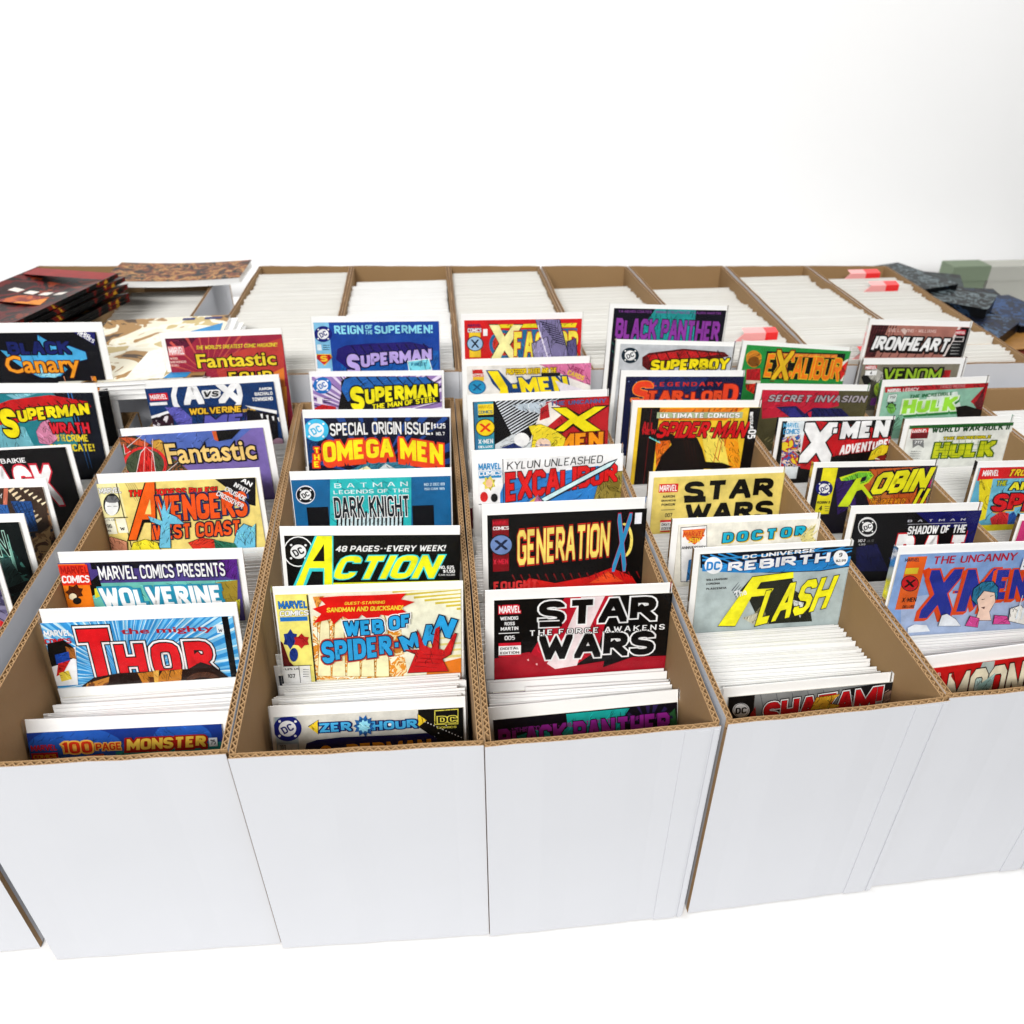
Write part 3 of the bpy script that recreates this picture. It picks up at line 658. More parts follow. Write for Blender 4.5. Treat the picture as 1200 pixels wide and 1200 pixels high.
c = Comic('F0', (-90,566), (54,561), (-88,573), (50.5,570), 'A:3a2a22,6a4a34,a27c5a,2a3040:60', 'comic showing tall city blocks with lit windows seen from above, at the left edge', wfix='R', wmax=.172)
c.P('#4a3a30', (-20,570), (52,568), (60,625), (30,622), (-20,615)); c.lines('#f0dcb8', 12,575,44,610,6,-4,9,4); c.lines('#f4e6c6', 25,572,50,590,5,-3,6,3)
c.P('#d8826a', (6,571), (11,571), (9,603), (4,603)); c.P('#2f5d9c', (14,586), (38,586), (46,621), (30,622)); c.P('#3c6eb0', (-5,590), (10,590), (18,618), (-5,616)); c.lines('#1a3050', 16,588,30,588,16,33,4,1); c.P('A:9a7850,c8a878,6a4a30:60', (34,635), (60,615), (66,700), (36,700))
c.T('CREEPY', -22,577,5,583, '#eee', w=1.2)
c.close()
c = Comic('F0', (-120,607), (27.5,602), (-118,615), (22.5,610.5), '#0a1416', 'black comic with thin glowing mint outline letters at the left edge', wfix='R', wmax=.172)
c.P('A:2f6e66,0f2c2c,5a9c90:50', (-20,640), (10,635), (36,670), (40,695), (-20,700)); c.T('CAN', -30,621,10,652, '#0a1416', w=.9, gap=.8, out=(('#c8f4e4',.5),), rnd=0); c.lines('#9fd8c8', 10,625,14,650,14,50,4,.8); c.P('#050808', (10,685), (36,678), (28,692), (12,694)); c.P('#3a5a58', (-10,655), (12,652), (30,680), (10,688))
c.close()
c = Comic('F0', (-150,660), (-2,655), (-148,668), (-6,664), 'A:6a6486,8a84a2,4a4466:40', 'dusty violet comic nearly out of the frame at the left edge', wfix='R', wmax=.172)
c.E('#cc2a30', 0,729,6,4); c.lines('#2a2844', -10,680,-4,720,14,8,5,1.2)
c.close()
# ================================================================== column F2
c = Comic('F2', (316,828), (545,816), (320.7,838.6), (542.5,828), '#d9d7cf', 'frontmost light grey comic with outlined blue letters between two yellow arrows', 18)
c.rect('#aab8c0', 324,836,350,885); c.P('#111', (490,829), (543,827), (545,880), (520,885), (505,860), (490,850)); c.lines('#fff', 494,842,540,862,1,1,14,1.6); c.lines('#fff', 500,870,536,835,1,1,9,1.6)
c.dc(337.5,852,16.5,'#15237e')
c.PO('#f2d23a','#222',.7, (362,850), (373,842), (373,858)); c.PO('#f2d23a','#222',.7, (500,842), (490,835), (490,850))
c.T('ZER', 375,843.5,412,856, '#52b6e6', w=1.7, gap=.5, out=(('#152a6a',.9),)); c.T('HOUR', 436,840.5,489,853.5, '#52b6e6', w=1.7, gap=.5, out=(('#152a6a',.9),)); c.burst('#2a6aa8', 427,848.5,13,13,11); c.burst('#9fe0f4', 427,848.5,8,8,9); c.E('#fff', 457,846.5,2)
c.PO('#111','#e6dc62',1, (510,831), (536,829), (536,845), (510,846)); c.T('DC', 513,836,535,845, '#111', w=1.2, out=(('#e6dc62',.7),)); c.T('COMICS', 512,848,535,851, '#e6dc62')
c.rect('#c8ccd0', 327,869,350,880); c.T('703', 329,870,336,877, '#223', w=1.2); c.P('#e02a30', (531,864), (538,868), (532,876))
c.P('#10104a', (358,880), (360,868), (372,864), (400,861), (470,858), (500,856), (512,862), (512,890), (358,890)); c.T('SUPERMAN', 376,871,506,900, '#f0a622', w=2, gap=.2, d=-1, out=(('#10104a',.6),))
c.close()
c = Comic('F2', (319,688), (542.5,681), (323,696), (539.5,688.5), '#f2e27c', 'pale yellow comic with turquoise letters dancing under a jagged red banner')
c.rect('#fbf7e0', 366,686,545,800); c.lines('#d8c650', 460,692,535,712,70,-6,7,2.6); c.lines('#e9dc90', 470,750,530,782,60,-5,6,4); c.P('A:fbf7e0,e59a32,f6e6b4,c8862c:90', (367,720), (410,722), (470,735), (478,792), (367,795)); c.lines('#2a2010', 372,725,400,722,2,60,7,.5)
for i in range(5): c.PO('#fbf2c8', '#b88a30', .6, (373+i*17,790), (376+i*17,730), (381+i*17,716), (386+i*17,730), (388+i*17,790))
c.P('#e98a2c', (500,778), (541,768), (541,795), (500,795)); c.P('#e9a24a', (367,697), (380,696), (372,712))
c.rect('#f4ea86', 325,695,365,800); c.rect('#222', 365,690,366.2,800); c.T('MARVEL', 327,701,361,711, '#2a7fd0', w=1.6, gap=.25, out=(('#123',.3),)); c.T('COMICS', 328,712,362,719.5, '#fff', w=1.5, gap=.25, out=(('#555',.35),), k=1); c.rect('#2a7fd0', 329,720,361,725)
c.P('#6a1c20', (324,745), (332,750), (340,772), (350,782), (340,778), (324,776)); c.burst('#1f3c8c', 341,746,9,12,6); c.burst('#c2262c', 354,748,10,9,6); c.E('#1f3c8c', 345,764,5,8); 
c.rect('#fffdf4', 328,777,365,800); c.rect('#222', 326,776.4,366,777.2); c.T('$1.25 US', 331,779,352,782, '#222'); c.T('107', 338,786,347,791, '#222', w=1.4); c.rect('#222', 352,777,352.7,800); c.lines('#556', 356,781,356,789,7,0,4,.8)
c.P('#e0201c', (367,710), (377,716), (368,727), (388,722), (392,728), (402,719), (416,726), (424,717), (440,727), (446,717), (460,719), (478,716), (470,709), (486,702), (470,699), (476,692), (440,694), (400,695), (374,697), (382,705))
c.T('GUEST-STARRING', 404,700.5,451,705.5, '#f7e24a', w=1.2, gap=.4, k=1); c.T('SANDMAN AND QUICKSAND!', 383,706.5,472,713.5, '#f7e24a', w=1.5, gap=.3, k=1)
c.T('WEB', 404,725,450,742, '#35aee4', w=1.9, gap=.5, d=-2, out=(('#fff',1.1),('#1a2a50',.55))); c.T('OF', 456,719,482,735, '#35aee4', w=1.9, gap=.5, d=-3, out=(('#fff',1.1),('#1a2a50',.55)))
c.T('SPIDER-', 378,748,470,774, '#35aee4', w=1.9, gap=.45, d=-8, hr=.85, out=(('#c84a3a',1.2),('#1a2a50',.55))); c.T('M', 470,739,491,757, '#35aee4', w=1.9, rot=.3, out=(('#1a2a50',.55),)); c.T('A', 494,728,512,753, '#35aee4', w=1.9, out=(('#1a2a50',.55),)); c.T('N', 510,719,532,742, '#35aee4', w=1.9, rot=-.35, out=(('#1a2a50',.55),))
c.PO('#cc1f22', '#4a0a10', .7, (478,784), (487,762), (474,757), (492,757), (489,733), (497,752), (506,756), (510,733), (515,730), (514,756), (520,758), (532,738), (535,739), (528,762), (518,768), (525,782)); c.lines('#6a0c12', 486,776,496,762,26,2,4,.6)
c.close()
c = Comic('F2', (331,617), (542.5,616), (333.5,627), (539.5,625), '#050508', 'black comic with neon yellow slanted letters edged in cyan promising 48 pages every week')
c.E('#fff', 350,645,17.5,18); c.E('#050508', 350,645,16.2,16.6); c.dc(350,645,15,'#050508')
c.P('#49d8e0', (341,692), (370,625), (391,624), (391,692), (379,692), (379,668), (366,668), (356,692)); c.P('#f3f22a', (344,692), (372,626.5), (389.5,626.5), (389.5,692), (380.5,692), (380.5,664), (363,664), (353,692)); c.P('#050508', (367,656), (380,636), (380.5,656))
c.T('CTION', 388,649,508,677, '#f3f22a', w=1.7, gap=.5, k=14, out=(('#49d8e0',.6),), xm=1.1)
c.T('48 PAGES--EVERY WEEK!', 393,637,521,645, '#fff', w=1.4, gap=.45, k=2); c.T('NO. 625', 515,661,532,665, '#fff'); c.T('$1.50', 519,665.5,533,669.5, '#fff', w=1.6); c.T('CAN $2.00', 514,670.5,533,673, '#ccc'); c.P('#f3f22a', (391,681), (540,678), (540,700), (391,700)); c.T('6 BIG STORIES', 393,683,500,692, '#111', w=1.6)
c.close()
c = Comic('F2', (339,553), (529,548), (341.5,562), (527.5,556.5), '#1f6ea0', 'deep blue comic with a turquoise centre band and tall thin white letters')
c.P('#37c2c4', (387,558), (482,557), (482,640), (387,640)); c.rect('#0a0a14', 362,593,387,640); c.rect('#0a0a14', 484,591,509,640); c.P('#d8ecf0', (395,600), (472,600), (472,640), (395,640)); c.lines('#0a0a14', 396,598,472,598,-1,50,17,2.4)
c.E('#eef', 358.5,578.5,11.3,11); c.dc(358.5,578.5,10.5,'#0a0a14'); 
c.T('BATMAN', 392,563.5,478,570, '#e8fbfb', w=.8, gap=3.4); c.T('LEGENDS OF THE', 391,571.5,480,577, '#e8fbfb', w=1.1, gap=.7); c.T('DARK KNIGHT', 392,579,480,606, '#0c1a24', w=1.1, gap=.5, xm=.8, out=(('#fff',.55),)); c.T('NO 2 DEC 89', 497,564,521,568, '#cfe6f2', w=1.3); c.T('150 CAN 185', 497,569.5,521,573, '#cfe6f2', w=1.3); c.rect('#0c1a24',409,557,420,558)
c.close()
c = Comic('F2', (354,480.5), (528,479), (357,489), (526.5,488), '#0c1230', 'comic with arched yellow letters on thick orange shade and a cyan round badge')
c.rays('#27549c', 440,560, 26, 20,110,.35); c.P('#1c4a80', (357,492), (380,500), (360,550)); c.P('#3f86a0', (405,552), (430,541), (470,540), (500,552)); c.P('#f0ecc0', (414,552), (430,545), (440,552)); c.P('#d0dce0', (440,552), (452,542), (470,552))
c.dc(371,503,14.5,'#4cc4ea'); c.T('SPECIAL ORIGIN ISSUE!', 387,494,507,510, '#fff', w=1.2, gap=.5, out=(('#101020',.6),), arc=1.5); c.T('$1.25', 508,495,522,501, '#fff', w=1.4); c.T('NO. 7', 511,505,521,509, '#fff', w=1.4)
c.T('OMEGA', 379,517,461,541, '#f8ea28', w=1.8, gap=.4, d=-5, arc=1, hr=.88, out=(('#e8502a',1.0),), sh=('#e8502a',1,5,4)); c.T('MEN', 469,512,519,536, '#f8ea28', w=1.8, gap=.4, d=9, out=(('#e8502a',1.0),), sh=('#e8502a',-1,5,4))
for i, ch in enumerate('THE'): c.T(ch, 368.5,523+i*8,375,530+i*8, '#f8ea28', w=1.6, out=(('#e8502a',1.6),))
c.close()
c = Comic('F2', (362,435.5), (520,434), (365.5,441), (517,439.5), '#a184bc', 'mauve comic with radiating streaks and yellow letters with heavy blue block shading')
c.rays('#e8dcf0', 440,490, 60, 20,110,.45); c.rays('#3a2a5c', 440,490, 40, 30,110,.15); c.dc(378,451,10.8,'#1f78c4')
c.rect('#f4f0f4', 372,465,378,472); c.lines('#334', 380,466,380,471,9,0,3,1); c.P('#c8242c', (368,478), (378,473), (394,476), (394,482), (368,482)); c.P('#111', (396,482), (400,460), (400,446), (408,440), (500,441), (514,450), (516,470), (430,482))
c.P('#2a6fb8', (400,455), (404,444), (414,441), (500,441), (508,448), (420,460), (408,470)); c.lines('#111', 418,441,500,441,10,11,8,1.6)
c.T('S', 411,452,427,480, '#f6ea1e', w=2.2, out=(('#111',.8),)); c.T('UPERMAN', 428,453,513,473, '#f6ea1e', w=2, gap=.3, d=-6, hr=.75, out=(('#111',.7),)); c.T('THE MAN OF STEEL', 436,473,512,479, '#f6ea1e', w=1.6, gap=.4, d=-9, out=(('#111',.9),)); c.E('#fff', 478,484,22,7); c.E('#f6ea1e', 478,486,18,6)
c.close()
c = Comic('F2', (364.5,371), (514.5,369.5), (367.5,377), (514,376.5), '#1f4fa6', 'royal blue comic with pale lavender letters on dark indigo shading, rearmost in its box')
c.rect('#8cc6e4', 367,376,388,440); c.P('#1a66b4', (400,420), (514,410), (514,440), (400,440)); c.dc(379,391,10.5,'#15237e')
c.rect('#e6f0f4', 372,403,377,410); c.lines('#356', 379,404,379,409,8,0,3,1); c.PO('#d8262c','#f3d43a',.8, (372,415), (387,415), (389,419), (380,427), (371,419)); c.T('S', 376,416,384,423, '#f3d43a', w=1.8); c.rect('#fff', 372,431,388,440)
c.T('REIGN', 392,380.5,426,391, '#9fe4f6', w=1.5, gap=.5); c.T('OF', 428,380,437,385, '#9fe4f6'); c.T('THE', 428,386,437,391, '#9fe4f6'); c.T('SUPERMEN!', 439,380,507,390.5, '#9fe4f6', w=1.5, gap=.5)
c.P('#2a1c78', (394,420), (396,408), (406,404), (430,402), (480,400), (500,404), (506,410), (420,424), (408,432)); c.lines('#120c40', 412,404,496,402,10,14,9,1.5)
c.T('S', 407,414,422,440, '#c8b4ea', w=2.2, out=(('#14104a',.7),)); c.T('UPERMAN', 423,414,506,430, '#c8b4ea', w=2, gap=.3, d=-7, hr=.8, out=(('#14104a',.7),)); c.PO('#8ce0ec','#fff',.8, (478,423), (502,420), (506,432), (480,434)); c.T('FIRST', 482,424,500,428, '#1a7a9c')
c.close()
# ================================================================== column F3
c = Comic('F3', (573,829.5), (796,808), (577.5,839.5), (792.5,824), '#14101c', 'frontmost black comic with magenta letters on a teal patch, half hidden by its box', 14)
c.P('#22b0aa', (663,835), (737,828), (728,842), (735,870), (640,872), (665,850)); c.P('#22b0aa', (600,862), (640,850), (650,870)); c.P('#3f7a4c', (776,842), (790,828), (793,852)); c.rays('#3a2a5c', 760,850, 14, 8,30,.4)
c.T('TA-NEHISI COATES - BRIAN STELFREEZE - LAURA MARTIN', 586,842,783,849, '#a63ca4', w=1.3, gap=.4, d=0)
c.T('BLACK PANTHER', 584,852.5,784,880, '#b236ae', w=1.7, gap=.4, d=-1, out=(('#1a0c20',.5),), rnd=0)
c.close()
c = Comic('F3', (640,804), (807,795), (644,812), (804,803), '#2a5cae', 'blue comic with white flecks sticking out behind the frontmost black and magenta one', 14, wmax=.14, wfix=True)
c.lines('#dfe8f4', 794,812,802,850,2,3,9,2); c.lines('#101a4c', 796,825,804,850,-6,14,6,3); c.close()
c = Comic('F3', (573,692), (790,683), (579,703), (787.5,692.5), '#08080a', 'black comic with black letters outlined in white over a white and red beam')
c.P('#c01c34', (666,690), (720,688), (700,760), (640,800), (600,800)); c.P('#f4e4e6', (684,690), (712,689), (690,735), (668,800), (625,800), (660,745)); c.P('#08080a', (640,690), (668,690), (645,720), (620,730)); c.P('#b01c30', (578,770), (620,762), (650,782), (760,764), (788,762), (788,820), (578,820)); c.P('#08080a', (712,745), (788,740), (788,766), (740,768), (706,780))
c.T('MARVEL', 584.5,707.5,610,717, '#fff', w=1.5, gap=.2, out=(('#d8203a',1.2),)); c.T('WENDIG', 586,720,607,725, '#fff'); c.T('ROSS', 591,726.5,603,731, '#fff'); c.T('MARTIN', 586.5,732,607,737, '#fff'); c.rect('#fff',584,739.3,608,740.2); c.T('005', 591,742.5,603,748, '#fff', w=1.2)
c.rect('#d8203a', 584,751,610,754.5); c.rect('#fff', 584,754.5,610,765); c.T('DIGITAL', 586,755.5,608,759.5, '#111', w=1.4); c.T('EDITION', 586,760.5,608,764.5, '#111', w=1.4); c.rect('#d8203a', 584,765.5,610,767); c.lines('#f6c8c8', 618,770,628,775,1,2,2,2.4)
for tx, x0, y0, x1, y1, kk in (('STAR', 631,702.5,768,731, 0), ('WARS', 631,743,765,771, 0)):
    c.T(tx, x0, y0, x1, y1, '#08080a', w=2.0, gap=.7, xm=1.35, out=(('#fff',.75),), d=-.5, rnd=1)
c.P('#fff', (630,725), (655,724), (655,733), (630,734)); c.P('#08080a', (631.5,726.2), (658,725.2), (658,731.6), (631.5,732.6))
c.T('THE FORCE AWAKENS', 619.5,736.2,777,742.6, '#fff', w=1.1, gap=2.2, d=-.3, out=(('#08080a',.7),))
c.close()
c = Comic('F3', (568,591), (759.6,582.7), (571,603), (757.5,594.5), '#050507', 'black comic with slanted letters fading from sky blue to yellow inside a red glow')
c.P('#d8201c', (606,690), (620,676), (650,682), (690,674), (716,664), (740,674), (750,690)); c.P('#f05a2a', (690,682), (712,668), (730,680)); c.lines('#8a1418', 600,672,745,668,4,8,16,1.6)
c.rect('#8c1420', 577,607,596,668); c.T('MARVEL', 577.5,608.5,596,614, '#d8203a', w=1.3, gap=.2); c.T('COMICS', 577.5,615,596,620, '#fff', w=1.4, gap=.2); c.xlogo(587,637,12.5,'#7e98c8','#26304c'); c.T('X-MEN', 578,653,595,660, '#e0304a', w=1.3)
c.T('GENERATION', 606,620,713,661, '#f7e27a', w=1.3, gap=.6, d=-6, hr=.95, rnd=0, out=(('#d8281c',.9),('#8c1420',.4)))
c.T('GENERATION', 606,616.5,713,640, '#4fb6c0', w=1.0, gap=.9, d=-6, hr=.95, rnd=0) if False else None
c.T('X', 718,600,734,668, '#3a9cc8', w=1.3, rnd=0, k=4, out=(('#c83050',.5),)); c.E('#f7e27a', 731,631,10,20); c.E('#050507', 729,631,8.5,17.5); c.T('X', 718,600,734,668, '#3a9cc8', w=1.3, rnd=0, k=4, out=(('#c83050',.5),)); c.rect('#e8e8ec', 743,599,751,612); c.T('FOUGHT', 578,677,630,690, '#e04040', w=1.9, gap=.5)
c.close()
c = Comic('F3', (556,528), (732,520), (559,538.5), (730,529.5), '#fbfbf8', 'white comic with jagged red letters crossed by a long white sword on blue and olive')
c.P('#3a8ed4', (586,577), (592,562), (610,558), (700,545), (728,552), (728,590), (586,590)); c.PO('#a39248','#3a3010',.6, (694,590), (700,568), (712,556), (722,552), (730,551), (731,590)); c.E('#8c7c38', 718,566,8,9)
c.T('MARVEL', 560.5,541,587,550, '#2f97cc', w=1.6, gap=.2); c.rect('#2f97cc', 561,551,587,559); c.T('COMICS', 561,550,588,557, '#fff', w=1.5, gap=.2, out=(('#2f97cc',.4),)); c.burst('#e9dc5a', 573,565,8,9,7); c.E('#f0c8a8', 573,565,4,5); c.E('#d83030', 567,581,4.5,6); c.E('#222', 579,582,4,5)
c.rect('#222', 589,535,589.7,588); c.rect('#222', 560,588.5,590,589.3); c.T('KYLUN UNLEASHED', 593.5,540,705,549, '#16161c', w=.7, gap=.9, d=-3, k=1)
c.T('EXCALIBUR', 592,553,722,587, '#dd2426', w=1.7, gap=.25, d=-13, hr=.62, rnd=0, out=(('#5a1010',.6),))
c.P('#1a3040', (632,583), (712,540), (723,536), (716,546), (638,588)); c.P('#d8f2f6', (634,583), (712,541.5), (721,538), (714,545), (638,586)); c.PO('#c07aa0','#402040',.5, (618,592), (630,578), (638,590), (630,596)); c.P('#e8c23a', (612,592), (628,580), (622,594))
c.close()
c = Comic('F3', (550.6,463), (715,456), (554,470.5), (713.5,463.5), '#0c0e14', 'comic with a big yellow X on red and black speed lines at left')
c.lines('#e8eef4', 580,470,600,510,60,-36,15,1.4); c.P('#c4d0da', (600,474), (650,468), (640,485), (610,480)); c.P('#c22830', (640,470), (714,462), (715,522), (620,526)); c.P('#f2ede6', (636,475), (645,470), (664,480), (640,500), (624,522), (618,524), (628,495)); c.P('#c22830', (633,478), (642,472), (644,488), (632,492)); c.P('#d8dde0', (580,520), (600,508), (620,512), (624,525), (580,527)); c.P('#2a3c78', (586,524), (602,518), (618,527)); c.E('#fff', 611,514,9,8)
c.rect('#3d7ea4', 556,470,560,528); c.rect('#3d9fb8', 560,470,578.5,530); c.rect('#f3da3a', 560,472.5,578,485); c.T('MARVEL', 560.5,473.5,577,478, '#c8a818', w=1.3, gap=.2); c.T('COMICS', 560.5,479.5,577,484, '#3a7a8c', w=1.3, gap=.2); c.rect('#111', 560,485,578,488); c.xlogo(568.5,500,10.5,'#f4d824','#e0401c'); c.T('X-MEN', 560.5,513,577.5,519, '#fff', w=1.5); c.T('DELUXE', 560.5,520.5,577.5,524, '#fff')
c.T('THE UNCANNY', 644,469.5,709.5,474.5, '#5a6a9c', w=1.6, gap=.5, d=-1); c.P('#111', (645,476), (663,475.5), (678,484), (697,474), (714,473.5), (688,491), (707,505), (707,507), (684,508), (671,498), (658,507), (640,507), (665,491)); c.P('#f6e71c', (647,477), (663,476.5), (677,487), (696,475.5), (709,475), (685,491), (703,503), (685,505), (671,495), (660,504), (649,504), (667,490))
c.T('MEN', 652,508,706,526, '#f3a522', w=1.9, gap=.4, out=(('#7a2010',.7),), d=-1); c.PO('#f0dc3c','#6a5a10',.5, (619,498), (634,496), (650,503), (662,512), (658,528), (640,526), (622,528), (624,510)); c.E('#f2d8c4', 636,520,9,8); c.lines('#2a5aa0', 632,520,638,520,6,0,2,1.6)
c.close()
c = Comic('F3', (544,421), (694,417), (547,429.5), (692.5,424), '#ece9e4', 'whitish comic with yellow slanted letters shaded blue and a pink corner at the right', yb=.02)
c.P('#d97fa8', (628,425), (693,423), (694,452), (672,444)); c.T('MARVEL', 554,433,566,437, '#d8302c', w=1.3, gap=.2, out=(('#b82020',1.2),)); c.T('COMICS', 554,438,567,441, '#d8302c', w=1.4); c.rect('#e8c23a', 554,441,567,446); c.E('#1a78a8', 559,453,10.5,8.5); c.E('#2c9cc8', 559,453,9,7.2); c.T('X', 554,449,564,457, '#1a5a84', w=1.2)
c.T('PROFESSOR XAVIER AND THE', 593,430.5,652,438, '#f4d81c', w=1.6, gap=.2, out=(('#7a5010',.8),)); c.P('#1a4a84', (569,433), (584,433), (600,450), (608,446), (650,436), (672,462), (590,462), (577,449)); c.P('#f4df1c', (571,434), (583,434), (594,452), (596,462), (585,462), (586,456)); c.T('-MEN', 600,440,668,462, '#f4df1c', w=1.8, gap=.3, k=-5, rnd=0, out=(('#1a4a84',.7),)); c.rect('#111', 634,436,656,440); c.T('FREE', 668,430,684,436, '#a83a70', rot=-.4); c.T('CARDS', 664,436,685,442, '#f0d040', rot=-.4)
c.P('#e9e4ec', (650,445), (690,458), (660,465)); c.close()
c = Comic('F3', (540,368), (682.5,366), (544,375), (681.5,373), '#d82426', 'red comic with a huge cream X and a violet trunk-like arm crossing its lettering')
c.P('#f2e02a', (574,380), (676,378), (674,383), (574,384)); c.P('#2a78a8', (600,386), (676,384), (676,420), (600,420)); c.E('#2a78a8', 590,403,17,17); c.E('#d8402c', 590,403,13,13)
c.T('MARVEL', 548,379,564,382.5, '#5a1a5c', w=1.3); c.T('COMICS', 548,384,564,389, '#fff', w=1.5, out=(('#6a2a6c',.8),)); c.rect('#f3d23a', 550,389,563,418); c.rect('#fff', 566,385,571,393); c.E('#333', 556.5,402,10,9); c.E('#a8c8e4', 556.5,402,8.8,8); c.T('X', 552,397,561,407, '#1c2c40', w=1.2)
c.PO('#f4eeb0','#111',1, (573,380), (584,380), (591,394), (601,380), (612,380), (597,403), (612,425), (601,425), (591,410), (583,425), (572,425), (585,402)); c.T('FACTOR', 602,387,677,420, '#f6e65a', w=1.6, gap=.4, out=(('#c02018',.6),))
c.PO('#8c84ac','#1c1830',.8, (627,373), (655,374), (660,395), (668,425), (642,425), (636,400)); c.lines('#2a2440', 632,376,650,400,18,5,9,1.4); c.PO('#a69ec2','#1c1830',.8, (623,402), (640,394), (648,425), (626,425)); c.PO('#6a6290','#1c1830',.8, (664,400), (674,396), (676,425), (666,425)); c.lines('#eee8f6', 630,380,640,412,3,14,5,1.2)
c.close()
# ================================================================== column F4
c = Comic('F4', (850,806), (1046.7,788), (852.7,816), (1044,797), '#8a8c8c', 'frontmost grey comic with bubbly red letters and a white badge on black', 11)
c.rect('#0c0c0e', 852,812,882,850); c.P('#b02a2c', (874,842), (884,826), (886,850), (866,850)); c.lines('#55585a', 890,812,1000,804,6,30,7,.7); c.P('#1c1c20', (985,806), (1044,796), (1044,830), (1020,825)); c.P('#9a7a68', (1032,812), (1044,806), (1044,835), (1034,830)); c.lines('#d8b0a0', 1030,812,1036,830,10,-6,3,1); c.dc(867,830,9.5,'#0c0c0e',rot=0,stars=False); c.E('#fff', 867,830,10); c.E('#0c0c0e', 867,830,8.8,8.2); c.E('#fff', 867,830,8.3,7.6); c.T('DC', 860.5,826,873.5,834.5, '#0c0c0e', w=1.6)
c.T('SHAZAM!', 893,822,1028,850, '#d0202a', w=2.0, gap=.3, d=-9, out=(('#1c1c1c',1.2),('#fff',.7),('#1c1c1c',.2)), xm=1.2); c.PO('#e6b43c','#7a4a10',.7, (955,815), (982,811), (970,822), (982,824), (955,845), (962,828), (948,829))
c.close()
c = Comic('F4', (816,642.5), (1000,632.5), (820,649.5), (997.5,637), '#bcc8c8', 'pale grey comic with bright yellow slanted letters under a blue and black swirled strip')
c.P('#0d1a2c', (820,648), (998,636), (999,662), (960,668), (900,670), (850,668), (820,664)); c.lines('#3a9ad8', 822,655,822,665,176,-14,2,2.6); c.P('#2f8fd0', (822,660), (870,660), (960,656), (998,650), (998,661), (960,667), (880,670), (822,668)); c.lines('#3a9ad8', 940,640,996,660,40,-14,6,2); c.lines('#3a9ad8', 822,650,850,646,40,14,4,2)
c.E('#fff', 835,661,10.5,10); c.T('DC', 827,656,843,667, '#2f8fd0', w=1.7); c.T('DC UNIVERSE', 869,649,953,653.5, '#fff', w=1.4, gap=.6, d=-4); c.T('REBIRTH', 852,657.5,969,668.5, '#fff', w=1.8, gap=.8, xm=1.4, d=-6, rnd=0, out=(('#1c4c88',.4),)); c.E('#fff', 983.5,652,8.5,9); c.T('9', 981.5,646,985.5,651, '#222', w=1.4); c.T('$2.99', 978,653.5,989.5,657, '#222')
c.T('WILLIAMSON', 826.5,675.5,851,678.5, '#444'); c.T('CORONA', 826.5,680.5,842.5,683.5, '#444'); c.T('PLASCENCIA', 826.5,686,850,689, '#444')
c.P('#2a2c22', (866,690), (880,674), (925,668), (930,690), (946,700), (950,726), (915,728), (890,730), (876,700)); c.P('#8f8a6a', (880,720), (892,706), (900,730)); c.P('#c8c4b0', (868,722), (886,716), (884,731)); c.P('#dfe3e0', (925,700), (940,704), (936,722)); c.lines('#556', 856,690,862,700,8,-10,5,1)
for col, g in (('#1c1c14', .9), ('#f4ee2c', 0)):
    c.P(col, (840-g,731+g), (869,690), (862,700), (880,674-g), (928,668-g), (928,675+g), (890,680), (885,688), (905,687), (900,695+g), (879,697), (860,731+g))
c.T('LASH', 886,686,966,731, '#f4ee2c', w=1.5, gap=.5, rnd=0, d=-15, hr=.82, k=9, out=(('#1c1c14',.5),))
c.T('The', 859,688,873,697, '#eee', font=2, rot=.3)
c.close()
c = Comic('F4', (792,608), (963,601), (795,616), (961,604.5), '#f0ede2', 'cream comic with turquoise spaced letters partly hidden behind the pale grey one')
c.PO('#fff','#222',.7, (797.5,617.5), (827,615), (827,680), (797.5,680)); c.P('#e66a28', (799,620), (826,618), (822,630), (813,637), (804,631)); c.T('MARVEL', 800,620.5,825,628, '#c82820', w=1.5, gap=.2, out=(('#f0a83a',.6),)); c.T('25TH', 806,629,819,635, '#f4dc3a', w=1.5); c.T('ANNIVERSARY', 798,638,826,642, '#222', w=1.3, gap=.3); c.E('#8a4a2c', 814,650,4,6); c.P('#2f7cb4', (806,655), (820,650), (817,672), (803,680)); c.P('#5c3a28', (812,652), (822,656), (824,676), (814,678))
c.T('DOCTOR', 846,623,941,634.5, '#23b8d4', w=1.9, gap=2.2, d=-5, out=(('#1a4050',.55),), sh=('#e8c83a',1.2,1.2,2)); c.P('#e9de9c', (936,630), (948,618), (955,612), (950,626), (956,634), (944,640)); c.lines('#e6dc9a', 936,628,942,634,14,-14,3,2)
c.close()
c = Comic('F4', (763,553), (921,547), (766,559.5), (918.5,552), '#ead77e', 'straw yellow comic with two lines of solid black letters')
c.marvelbox(771.5,566,794,576); c.T('AARON', 776,579,790,582.5, '#333'); c.T('BIANCHI', 774.5,584,791,587, '#333'); c.T('PONSOR', 774.5,588.5,790.5,592, '#333'); c.rect('#555', 774,596,790,596.6); c.T('007', 778.5,600,787,605, '#222', w=1.2); c.rect('#d8303c', 773,608,790,610.5); c.rect('#fff', 773,610.5,790,620); c.T('DIGITAL', 774.5,611.5,789,615, '#222'); c.T('EDITION', 774.5,616,789,619.5, '#222'); c.rect('#d8303c', 773,620.5,790,622)
c.T('STAR', 801,563.5,905,586, '#0c0c0a', w=2.0, gap=.7, xm=1.35, d=-1); c.P('#0c0c0a', (801,581.5), (826,580), (826,587), (801,588)); c.T('WARS', 802,590,904,612, '#0c0c0a', w=2.0, gap=.7, xm=1.35, d=-1);
c.close()
c = Comic('F4', (744,469), (893,469), (747,477), (890,476.5), '#ffcf3a', 'orange and yellow comic with black side bands, a black figure and red letters')
